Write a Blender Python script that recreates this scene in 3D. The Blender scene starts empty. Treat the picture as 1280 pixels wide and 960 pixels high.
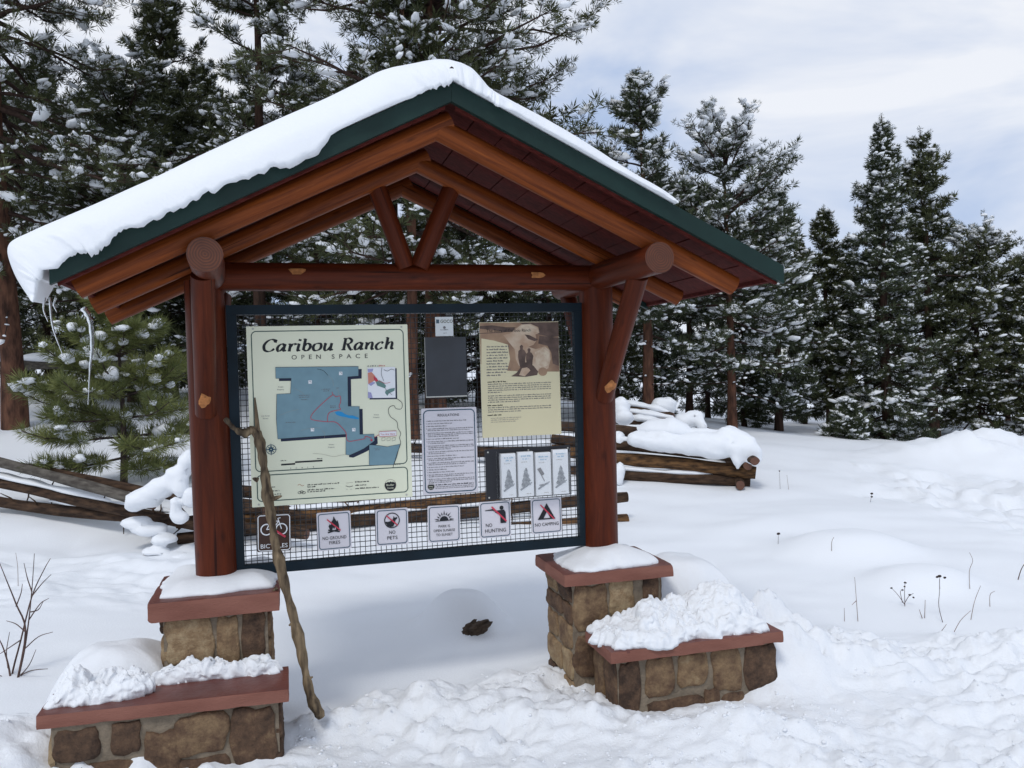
import bpy, math, random
import numpy as np
from mathutils import Vector

rng = np.random.default_rng(7)
random.seed(7)
SC = bpy.context.scene
COL = SC.collection

# ------------------------------------------------------------------ survey of the site
# F, roll and pitch are those of the hand-held camera; K/L/G/D turn a sighted direction
# into a measured point of the place (metres).
F = 1040.0
H = 1.65
ROLL, PITCH = 0.029, -16 / 1040.0


def ray(px, py):
    x = (px - 640) / F
    y = -(py - 480) / F
    c, s = math.cos(ROLL), math.sin(ROLL)
    xl = c * x + s * y
    yl = -s * x + c * y
    cp, sp = math.cos(PITCH), math.sin(PITCH)
    return np.array([xl, cp - sp * yl, sp + cp * yl])


CAM = np.array([0, 0, H])
TH = math.radians(15.2)
U = np.array([math.cos(TH), math.sin(TH), 0])
V = np.array([-math.sin(TH), math.cos(TH), 0])
ORI = np.array([-1.33214, 3.9, 0.0])


def K(px, py, v):
    r = ray(px, py)
    t = (v - (CAM - ORI) @ V) / (r @ V)
    p = CAM + r * t
    return float((p - ORI) @ U), float(p[2])


def D(px, py, Y):
    r = ray(px, py)
    return CAM + r * Y / r[1]


def W(u, v, z):
    return ORI + U * u + V * v + np.array([0, 0, z])


# ------------------------------------------------------------------ noise
def _hash(ix, iy, seed):
    h = (ix.astype(np.int64) * 374761393 + iy.astype(np.int64) * 668265263 + seed * 974711) & 0xFFFFFFFF
    h = ((h ^ (h >> 13)) * 1274126177) & 0xFFFFFFFF
    h = h ^ (h >> 16)
    return (h & 0xFFFFFF) / float(0xFFFFFF)


def vnoise(x, y, seed=0):
    x = np.asarray(x, float)
    y = np.asarray(y, float)
    x0 = np.floor(x)
    y0 = np.floor(y)
    fx = x - x0
    fy = y - y0
    fx = fx * fx * fx * (fx * (fx * 6 - 15) + 10)
    fy = fy * fy * fy * (fy * (fy * 6 - 15) + 10)
    a = _hash(x0, y0, seed)
    b = _hash(x0 + 1, y0, seed)
    c = _hash(x0, y0 + 1, seed)
    d = _hash(x0 + 1, y0 + 1, seed)
    return (a + (b - a) * fx + (c - a) * fy + (a - b - c + d) * fx * fy) * 2 - 1


def fbm(x, y, seed=0, oct=4):
    s = 0
    a = 1.0
    for k in range(oct):
        s = s + a * vnoise(np.asarray(x) * 2 ** k + 17.3 * k, np.asarray(y) * 2 ** k - 9.1 * k, seed + k)
        a *= 0.5
    return s


def clods(x, y, seed=0):
    """domed cells: crumbled snow"""
    x = np.asarray(x, float)
    y = np.asarray(y, float)
    best = np.full(np.broadcast(x, y).shape, 9.0)
    amp = np.zeros_like(best)
    ix = np.floor(x)
    iy = np.floor(y)
    for dx in (-1, 0, 1):
        for dy in (-1, 0, 1):
            cx = ix + dx
            cy = iy + dy
            jx = cx + _hash(cx, cy, seed)
            jy = cy + _hash(cx, cy, seed + 5)
            d = (x - jx) ** 2 + (y - jy) ** 2
            m = d < best
            best = np.where(m, d, best)
            amp = np.where(m, _hash(cx, cy, seed + 9), amp)
    return np.clip(1 - best * 1.9, 0, 1) ** 0.6 * (0.15 + 0.85 * amp ** 1.6)


def sstep(a, b, x):
    t = np.clip((np.asarray(x, float) - a) / (b - a), 0, 1)
    return t * t * (3 - 2 * t)


def noise3(p, s, seed=0):
    p = np.asarray(p, float) * s
    return (vnoise(p[:, 0] + 3.1 * p[:, 2], p[:, 1] + 0.7 * p[:, 2], seed)
            + vnoise(p[:, 1] - 1.3 * p[:, 0] + 9, p[:, 2] + 5, seed + 1)) * 0.5


# ------------------------------------------------------------------ materials
def mat(name, col, rough=0.7, var=0.0, vscale=6.0, bump=0.0, bscale=40.0, spec=0.3, col2=None, coord='Object',
        stretch=None, metal=0.0, detail=4.0):
    m = bpy.data.materials.new(name)
    m.use_nodes = True
    nt = m.node_tree
    b = nt.nodes['Principled BSDF']
    b.inputs['Roughness'].default_value = rough
    b.inputs['Specular IOR Level'].default_value = spec
    b.inputs['Metallic'].default_value = metal
    c = tuple(col) + (1,)
    b.inputs['Base Color'].default_value = c
    tc = nt.nodes.new('ShaderNodeTexCoord')
    vec = tc.outputs[coord]
    if stretch:
        mp = nt.nodes.new('ShaderNodeMapping')
        mp.inputs['Scale'].default_value = stretch
        nt.links.new(vec, mp.inputs['Vector'])
        vec = mp.outputs['Vector']
    if var or col2:
        n = nt.nodes.new('ShaderNodeTexNoise')
        n.inputs['Scale'].default_value = vscale
        n.inputs['Detail'].default_value = detail
        nt.links.new(vec, n.inputs['Vector'])
        r = nt.nodes.new('ShaderNodeValToRGB')
        r.color_ramp.elements[0].position = 0.35
        r.color_ramp.elements[1].position = 0.68
        lo = col2 if col2 else tuple(x * (1 - var) for x in col)
        hi = col if col2 else tuple(min(1, x * (1 + var)) for x in col)
        r.color_ramp.elements[0].color = tuple(lo) + (1,)
        r.color_ramp.elements[1].color = tuple(hi) + (1,)
        nt.links.new(n.outputs['Fac'], r.inputs['Fac'])
        nt.links.new(r.outputs['Color'], b.inputs['Base Color'])
    if bump:
        n2 = nt.nodes.new('ShaderNodeTexNoise')
        n2.inputs['Scale'].default_value = bscale
        n2.inputs['Detail'].default_value = 5
        nt.links.new(vec, n2.inputs['Vector'])
        bp = nt.nodes.new('ShaderNodeBump')
        bp.inputs['Strength'].default_value = bump
        bp.inputs['Distance'].default_value = 0.02
        nt.links.new(n2.outputs['Fac'], bp.inputs['Height'])
        nt.links.new(bp.outputs['Normal'], b.inputs['Normal'])
    return m


def log_mat(name, col, dark, knots=0.5):
    """stained log: grain runs along V of the UV map, knots and checks included"""
    m = bpy.data.materials.new(name)
    m.use_nodes = True
    nt = m.node_tree
    N = nt.nodes.new
    b = nt.nodes['Principled BSDF']
    b.inputs['Roughness'].default_value = 0.45
    b.inputs['Specular IOR Level'].default_value = 0.16
    uv = N('ShaderNodeUVMap')
    mp = N('ShaderNodeMapping')
    mp.inputs['Scale'].default_value = (26, 2.2, 1)
    nt.links.new(uv.outputs['UV'], mp.inputs['Vector'])
    n = N('ShaderNodeTexNoise')
    n.inputs['Scale'].default_value = 1.0
    n.inputs['Detail'].default_value = 8
    n.inputs['Roughness'].default_value = 0.65
    n.inputs['Distortion'].default_value = 0.6
    nt.links.new(mp.outputs['Vector'], n.inputs['Vector'])
    r = N('ShaderNodeValToRGB')
    r.color_ramp.elements[0].position = 0.3
    r.color_ramp.elements[0].color = tuple(dark) + (1,)
    r.color_ramp.elements[1].position = 0.7
    r.color_ramp.elements[1].color = tuple(col) + (1,)
    nt.links.new(n.outputs['Fac'], r.inputs['Fac'])
    # knots: few dark spots
    mp2 = N('ShaderNodeMapping')
    mp2.inputs['Scale'].default_value = (9, 4.2, 1)
    nt.links.new(uv.outputs['UV'], mp2.inputs['Vector'])
    vo = N('ShaderNodeTexVoronoi')
    vo.inputs['Scale'].default_value = 1.0
    nt.links.new(mp2.outputs['Vector'], vo.inputs['Vector'])
    kr = N('ShaderNodeValToRGB')
    kr.color_ramp.elements[0].position = 0.04
    kr.color_ramp.elements[0].color = (knots, knots, knots, 1)
    kr.color_ramp.elements[1].position = 0.14
    kr.color_ramp.elements[1].color = (0, 0, 0, 1)
    nt.links.new(vo.outputs['Distance'], kr.inputs['Fac'])
    mx = N('ShaderNodeMix')
    mx.data_type = 'RGBA'
    nt.links.new(kr.outputs['Color'], mx.inputs['Factor'])
    nt.links.new(r.outputs['Color'], mx.inputs['A'])
    mx.inputs['B'].default_value = tuple(x * 0.35 for x in dark) + (1,)
    # pale flecks
    n3 = N('ShaderNodeTexNoise')
    n3.inputs['Scale'].default_value = 2.6
    n3.inputs['Detail'].default_value = 3
    nt.links.new(mp.outputs['Vector'], n3.inputs['Vector'])
    fr = N('ShaderNodeValToRGB')
    fr.color_ramp.elements[0].position = 0.62
    fr.color_ramp.elements[0].color = (0, 0, 0, 1)
    fr.color_ramp.elements[1].position = 0.78
    fr.color_ramp.elements[1].color = (0.32, 0.32, 0.32, 1)
    nt.links.new(n3.outputs['Fac'], fr.inputs['Fac'])
    mx2 = N('ShaderNodeMix')
    mx2.data_type = 'RGBA'
    nt.links.new(fr.outputs['Color'], mx2.inputs['Factor'])
    nt.links.new(mx.outputs['Result'], mx2.inputs['A'])
    mx2.inputs['B'].default_value = (min(1, col[0] * 1.8), min(1, col[1] * 2.3), min(1, col[2] * 2.6), 1)
    # drying checks: long thin dark cracks
    mp3 = N('ShaderNodeMapping')
    mp3.inputs['Scale'].default_value = (34, 0.9, 1)
    nt.links.new(uv.outputs['UV'], mp3.inputs['Vector'])
    n4 = N('ShaderNodeTexNoise')
    n4.inputs['Scale'].default_value = 1.0
    n4.inputs['Detail'].default_value = 2
    n4.inputs['Distortion'].default_value = 0.3
    nt.links.new(mp3.outputs['Vector'], n4.inputs['Vector'])
    k4 = N('ShaderNodeValToRGB')
    k4.color_ramp.elements[0].position = 0.655
    k4.color_ramp.elements[0].color = (0, 0, 0, 1)
    k4.color_ramp.elements[1].position = 0.70
    k4.color_ramp.elements[1].color = (0.85, 0.85, 0.85, 1)
    nt.links.new(n4.outputs['Fac'], k4.inputs['Fac'])
    mx4 = N('ShaderNodeMix')
    mx4.data_type = 'RGBA'
    nt.links.new(k4.outputs['Color'], mx4.inputs['Factor'])
    nt.links.new(mx2.outputs['Result'], mx4.inputs['A'])
    mx4.inputs['B'].default_value = tuple(x * 0.3 for x in dark) + (1,)
    nt.links.new(mx4.outputs['Result'], b.inputs['Base Color'])
    bp = N('ShaderNodeBump')
    bp.inputs['Strength'].default_value = 0.35
    bp.inputs['Distance'].default_value = 0.006
    nt.links.new(n.outputs['Fac'], bp.inputs['Height'])
    nt.links.new(bp.outputs['Normal'], b.inputs['Normal'])
    return m


def end_mat(name, col, dark):
    m = bpy.data.materials.new(name)
    m.use_nodes = True
    nt = m.node_tree
    N = nt.nodes.new
    b = nt.nodes['Principled BSDF']
    b.inputs['Roughness'].default_value = 0.65
    uv = N('ShaderNodeUVMap')
    ns = N('ShaderNodeTexNoise')
    ns.inputs['Scale'].default_value = 22
    nt.links.new(uv.outputs['UV'], ns.inputs['Vector'])
    ln = N('ShaderNodeVectorMath')
    ln.operation = 'LENGTH'
    nt.links.new(uv.outputs['UV'], ln.inputs[0])
    ma = N('ShaderNodeMath')
    ma.operation = 'MULTIPLY_ADD'
    nt.links.new(ns.outputs['Fac'], ma.inputs[0])
    ma.inputs[1].default_value = 0.012
    nt.links.new(ln.outputs['Value'], ma.inputs[2])
    mu = N('ShaderNodeMath')
    mu.operation = 'MULTIPLY'
    mu.inputs[1].default_value = 620
    nt.links.new(ma.outputs[0], mu.inputs[0])
    si = N('ShaderNodeMath')
    si.operation = 'SINE'
    nt.links.new(mu.outputs[0], si.inputs[0])
    mr = N('ShaderNodeMapRange')
    mr.inputs['From Min'].default_value = -1
    nt.links.new(si.outputs[0], mr.inputs['Value'])
    mm = N('ShaderNodeMath')
    mm.operation = 'MULTIPLY'
    nt.links.new(mr.outputs['Result'], mm.inputs[0])
    nt.links.new(ns.outputs['Fac'], mm.inputs[1])
    mx = N('ShaderNodeMix')
    mx.data_type = 'RGBA'
    nt.links.new(mm.outputs[0], mx.inputs['Factor'])
    mx.inputs['A'].default_value = tuple(dark) + (1,)
    mx.inputs['B'].default_value = tuple(col) + (1,)
    nt.links.new(mx.outputs['Result'], b.inputs['Base Color'])
    return m


def tone_mat(name, cols, rough=0.85, bump=0.9, bscale=34, mott=13.0):
    """stone: each stone has its own tone ('tone' face attribute), mottled"""
    m = bpy.data.materials.new(name)
    m.use_nodes = True
    nt = m.node_tree
    N = nt.nodes.new
    b = nt.nodes['Principled BSDF']
    b.inputs['Roughness'].default_value = rough
    b.inputs['Specular IOR Level'].default_value = 0.2
    at = N('ShaderNodeAttribute')
    at.attribute_name = 'tone'
    tc = N('ShaderNodeTexCoord')
    n = N('ShaderNodeTexNoise')
    n.inputs['Scale'].default_value = mott
    n.inputs['Detail'].default_value = 10
    n.inputs['Roughness'].default_value = 0.74
    nt.links.new(tc.outputs['Object'], n.inputs['Vector'])
    s = N('ShaderNodeMath')
    s.operation = 'MULTIPLY_ADD'
    nt.links.new(n.outputs['Fac'], s.inputs[0])
    s.inputs[1].default_value = 1.7
    nt.links.new(at.outputs['Fac'], s.inputs[2])
    s2 = N('ShaderNodeMath')
    s2.operation = 'SUBTRACT'
    nt.links.new(s.outputs[0], s2.inputs[0])
    s2.inputs[1].default_value = 0.85
    r = N('ShaderNodeValToRGB')
    cr = r.color_ramp
    while len(cr.elements) < len(cols):
        cr.elements.new(0.5)
    for i, c in enumerate(cols):
        cr.elements[i].position = i / (len(cols) - 1)
        cr.elements[i].color = tuple(c) + (1,)
    nt.links.new(s2.outputs[0], r.inputs['Fac'])
    nt.links.new(r.outputs['Color'], b.inputs['Base Color'])
    n2 = N('ShaderNodeTexNoise')
    n2.inputs['Scale'].default_value = bscale
    n2.inputs['Detail'].default_value = 8
    n2.inputs['Roughness'].default_value = 0.7
    nt.links.new(tc.outputs['Object'], n2.inputs['Vector'])
    bp = N('ShaderNodeBump')
    bp.inputs['Strength'].default_value = bump
    bp.inputs['Distance'].default_value = 0.02
    nt.links.new(n2.outputs['Fac'], bp.inputs['Height'])
    nt.links.new(bp.outputs['Normal'], b.inputs['Normal'])
    return m


def needle_mat(name, a, c):
    m = bpy.data.materials.new(name)
    m.use_nodes = True
    nt = m.node_tree
    N = nt.nodes.new
    b = nt.nodes['Principled BSDF']
    b.inputs['Roughness'].default_value = 0.6
    b.inputs['Specular IOR Level'].default_value = 0.25
    at = N('ShaderNodeAttribute')
    at.attribute_name = 'tone'
    mx = N('ShaderNodeMix')
    mx.data_type = 'RGBA'
    nt.links.new(at.outputs['Fac'], mx.inputs['Factor'])
    mx.inputs['A'].default_value = tuple(a) + (1,)
    mx.inputs['B'].default_value = tuple(c) + (1,)
    nt.links.new(mx.outputs['Result'], b.inputs['Base Color'])
    return m


M = {}
M['snow'] = mat('snow', (0.83, 0.855, 0.885), 0.6, bump=0.12, bscale=80, spec=0.25)
M['snow_ground'] = mat('snow_ground', (0.83, 0.855, 0.885), 0.6, bump=0.12, bscale=80, spec=0.25)
_nt = M['snow_ground'].node_tree
_at = _nt.nodes.new('ShaderNodeAttribute')
_at.attribute_name = 'trod'
_n = _nt.nodes.new('ShaderNodeTexNoise')
_n.inputs['Scale'].default_value = 26
_n.inputs['Detail'].default_value = 8
_n.inputs['Roughness'].default_value = 0.65
_tc = _nt.nodes.new('ShaderNodeTexCoord')
_nt.links.new(_tc.outputs['Object'], _n.inputs['Vector'])
_m = _nt.nodes.new('ShaderNodeMath')
_m.operation = 'MULTIPLY'
_nt.links.new(_at.outputs['Fac'], _m.inputs[0])
_nt.links.new(_n.outputs['Fac'], _m.inputs[1])
_b2 = _nt.nodes.new('ShaderNodeBump')
_b2.inputs['Strength'].default_value = 0.45
_b2.inputs['Distance'].default_value = 0.016
_nt.links.new(_m.outputs[0], _b2.inputs['Height'])
_bp = [q for q in _nt.nodes if q.type == 'BUMP' and q != _b2][0]
_nt.links.new(_bp.outputs['Normal'], _b2.inputs['Normal'])
_nt.links.new(_b2.outputs['Normal'], _nt.nodes['Principled BSDF'].inputs['Normal'])
M['post_wood'] = log_mat('post_wood', (0.128, 0.024, 0.0065), (0.044, 0.0085, 0.0035))
M['post_end'] = end_mat('post_end', (0.165, 0.045, 0.013), (0.055, 0.014, 0.005))
M['rafter_wood'] = log_mat('rafter_wood', (0.26, 0.064, 0.0115), (0.085, 0.018, 0.005))
M['bare_wood'] = mat('bare_wood', (0.42, 0.17, 0.055), 0.7, var=0.35, vscale=40)
M['deck_wood'] = mat('deck_wood', (0.080, 0.016, 0.013), 0.75, spec=0.08, var=0.3, vscale=9, stretch=(1, 8, 8))
M['trim_green'] = mat('trim_green', (0.007, 0.025, 0.021), 0.5, var=0.15, vscale=5, spec=0.25)
M['frame_blue'] = mat('frame_blue', (0.004, 0.014, 0.023), 0.5, var=0.2, vscale=8, spec=0.22)
M['wire'] = mat('wire', (0.012, 0.016, 0.02), 0.45, spec=0.4)
M['slab'] = mat('slab', (0.265, 0.118, 0.088), 0.85, col2=(0.205, 0.086, 0.064), vscale=4, bump=0.3, bscale=60, spec=0.2, detail=9,
                stretch=(1, 1, 4))
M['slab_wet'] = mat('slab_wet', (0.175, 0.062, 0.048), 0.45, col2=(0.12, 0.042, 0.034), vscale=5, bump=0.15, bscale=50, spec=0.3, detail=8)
M['stone'] = tone_mat('stone', [(0.055, 0.036, 0.027), (0.145, 0.088, 0.056), (0.29, 0.195, 0.11), (0.47, 0.36, 0.22)])
M['mortar'] = mat('mortar', (0.22, 0.178, 0.13), 0.9, var=0.2, vscale=14, bump=0.5, bscale=60)
M['sign_cream'] = mat('sign_cream', (0.80, 0.82, 0.63), 0.45, var=0.03, vscale=3)
M['sign_white'] = mat('sign_white', (0.66, 0.64, 0.68), 0.45, var=0.03, vscale=4)
M['sign_pale'] = mat('sign_pale', (0.66, 0.70, 0.70), 0.5)
M['sign_edge'] = mat('sign_edge', (0.5, 0.5, 0.46), 0.5)
M['sign_brown'] = mat('sign_brown', (0.055, 0.027, 0.018), 0.45)
M['ink'] = mat('ink', (0.012, 0.014, 0.018), 0.5)
M['ink_soft'] = mat('ink_soft', (0.16, 0.155, 0.16), 0.6)
M['ink_faint'] = mat('ink_faint', (0.36, 0.33, 0.27), 0.6)
M['ink_olive'] = mat('ink_olive', (0.06, 0.06, 0.01), 0.5)
M['ink_red'] = mat('ink_red', (0.55, 0.05, 0.085), 0.5)
M['ink_rust'] = mat('ink_rust', (0.45, 0.2, 0.1), 0.5)
M['map_blue'] = mat('map_blue', (0.185, 0.315, 0.37), 0.5, var=0.05, vscale=20)
M['navy'] = mat('navy', (0.012, 0.02, 0.05), 0.5)
M['lake'] = mat('lake', (0.02, 0.28, 0.6), 0.5)
M['border_blue'] = mat('border_blue', (0.02, 0.075, 0.12), 0.5)
M['border_green'] = mat('border_green', (0.02, 0.07, 0.065), 0.5)
M['lavender'] = mat('lavender', (0.36, 0.36, 0.6), 0.5)
M['salmon'] = mat('salmon', (0.62, 0.25, 0.18), 0.5)
M['map_green'] = mat('map_green', (0.14, 0.26, 0.24), 0.5)
M['paper'] = mat('paper', (0.84, 0.86, 0.88), 0.6, var=0.03, vscale=5)
M['paper_blue'] = mat('paper_blue', (0.3, 0.5, 0.65), 0.6)
M['paper_grey'] = mat('paper_grey', (0.26, 0.28, 0.3), 0.6, var=0.4, vscale=90)
M['panel_black'] = mat('panel_black', (0.022, 0.027, 0.036), 0.28, var=0.35, vscale=5, spec=0.5)
M['plastic_black'] = mat('plastic_black', (0.014, 0.015, 0.02), 0.4, spec=0.4)
M['sepia_a'] = mat('sepia_a', (0.44, 0.29, 0.18), 0.5, col2=(0.24, 0.145, 0.095), vscale=9, detail=6)
M['sepia_b'] = mat('sepia_b', (0.62, 0.50, 0.37), 0.5, col2=(0.45, 0.3, 0.2), vscale=16, detail=6)
M['sepia_c'] = mat('sepia_c', (0.115, 0.075, 0.06), 0.5, var=0.35, vscale=20)
M['sepia_light'] = mat('sepia_light', (0.70, 0.61, 0.46), 0.5, col2=(0.5, 0.36, 0.25), vscale=30, detail=6)
M['poster_cream'] = mat('poster_cream', (0.70, 0.64, 0.42), 0.5, var=0.04, vscale=2)
M['rail_wood'] = mat('rail_wood', (0.10, 0.06, 0.037), 0.85, col2=(0.03, 0.019, 0.014), vscale=3.0, bump=0.7, bscale=14,
                     stretch=(2.5, 9, 9), spec=0.15, detail=7)
M['rail_end'] = end_mat('rail_end', (0.24, 0.10, 0.05), (0.07, 0.032, 0.022))
M['rail_gold'] = mat('rail_gold', (0.20, 0.105, 0.045), 0.85, col2=(0.035, 0.021, 0.014), vscale=3.0, bump=0.6, bscale=14,
                     stretch=(2.5, 9, 9), spec=0.15, detail=7)
M['grey_wood'] = mat('grey_wood', (0.15, 0.135, 0.115), 0.85, col2=(0.065, 0.056, 0.048), vscale=3, bump=0.6, bscale=16,
                     stretch=(2.5, 9, 9), spec=0.15, detail=7)
M['stick'] = mat('stick', (0.29, 0.215, 0.13), 0.75, col2=(0.05, 0.036, 0.025), vscale=17, bump=0.8, bscale=26,
                 stretch=(2.2, 2.2, 0.35), spec=0.2, detail=8)
M['bark_orange'] = mat('bark_orange', (0.155, 0.075, 0.048), 0.9, col2=(0.045, 0.025, 0.019), vscale=14, bump=0.9, bscale=22,
                       stretch=(1, 1, 0.28), spec=0.1, detail=7)
M['bark_dark'] = mat('bark_dark', (0.075, 0.043, 0.032), 0.9, col2=(0.025, 0.017, 0.013), vscale=14, bump=0.9, bscale=22,
                     stretch=(1, 1, 0.28), spec=0.1, detail=7)
M['bark_grey'] = mat('bark_grey', (0.095, 0.07, 0.065), 0.9, col2=(0.04, 0.03, 0.028), vscale=18, bump=0.7, bscale=30, spec=0.1)
M['needles'] = needle_mat('needles', (0.021, 0.029, 0.013), (0.086, 0.096, 0.036))
M['needles_cool'] = needle_mat('needles_cool', (0.020, 0.030, 0.017), (0.080, 0.096, 0.045))
M['needles_young'] = needle_mat('needles_young', (0.06, 0.08, 0.026), (0.22, 0.235, 0.075))
M['branch'] = mat('branch', (0.05, 0.032, 0.026), 0.9, var=0.3, vscale=20, spec=0.1)
M['twig'] = mat('twig', (0.10, 0.06, 0.05), 0.8, var=0.3, vscale=20)
M['twig_pale'] = mat('twig_pale', (0.27, 0.20, 0.17), 0.8, var=0.3, vscale=20)
M['seed'] = mat('seed', (0.035, 0.022, 0.018), 0.8)
M['rock'] = tone_mat('rock', [(0.03, 0.022, 0.018), (0.10, 0.07, 0.05), (0.24, 0.17, 0.1)], bump=1.0, bscale=40, mott=30)
mi = bpy.data.materials.new('ice')
mi.use_nodes = True
_b = mi.node_tree.nodes['Principled BSDF']
_b.inputs['Base Color'].default_value = (0.9, 0.94, 0.97, 1)
_b.inputs['Roughness'].default_value = 0.06
_b.inputs['Transmission Weight'].default_value = 0.96
_b.inputs['IOR'].default_value = 1.31
M['ice'] = mi
mp_ = bpy.data.materials.new('clear_plastic')
mp_.use_nodes = True
_nt = mp_.node_tree
_o = _nt.nodes['Material Output']
_tr = _nt.nodes.new('ShaderNodeBsdfTransparent')
_tr.inputs['Color'].default_value = (0.985, 0.988, 0.99, 1)
_gl = _nt.nodes.new('ShaderNodeBsdfGlossy')
_gl.inputs['Roughness'].default_value = 0.12
_ms = _nt.nodes.new('ShaderNodeMixShader')
_ms.inputs['Fac'].default_value = 0.10
_nt.links.new(_tr.outputs[0], _ms.inputs[1])
_nt.links.new(_gl.outputs[0], _ms.inputs[2])
_nt.links.new(_ms.outputs[0], _o.inputs['Surface'])
M['clear'] = mp_


# ------------------------------------------------------------------ objects
def tag(o, label, cat, group=None, kind=None):
    if label:
        o['label'] = label
    if cat:
        o['category'] = cat
    if group:
        o['group'] = group
    if kind:
        o['kind'] = kind
    return o


def empty(name, loc, rz=0.0, label=None, cat=None, group=None):
    o = bpy.data.objects.new(name, None)
    COL.objects.link(o)
    o.location = tuple(loc)
    o.rotation_euler = (0, 0, rz)
    o.empty_display_size = 0.1
    return tag(o, label, cat, group)


def link(name, me, parent=None):
    o = bpy.data.objects.new(name, me)
    COL.objects.link(o)
    if parent is not None:
        o.parent = parent
    return o


def tri_mesh(name, verts, faces, mats, tone=None, smooth=False, mi=None):
    me = bpy.data.meshes.new(name)
    verts = np.asarray(verts, np.float32)
    faces = np.asarray(faces, np.int32)
    nf, k = faces.shape
    me.vertices.add(len(verts))
    me.vertices.foreach_set('co', verts.ravel())
    me.loops.add(nf * k)
    me.loops.foreach_set('vertex_index', faces.ravel())
    me.polygons.add(nf)
    me.polygons.foreach_set('loop_start', np.arange(0, nf * k, k, dtype=np.int32))
    if smooth:
        me.polygons.foreach_set('use_smooth', np.ones(nf, bool))
    if tone is not None:
        at = me.attributes.new('tone', 'FLOAT', 'FACE')
        at.data.foreach_set('value', np.asarray(tone, np.float32))
    for m in mats:
        me.materials.append(m)
    if mi is not None:
        me.polygons.foreach_set('material_index', np.asarray(mi, np.int32))
    me.update(calc_edges=True)
    return me


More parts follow.
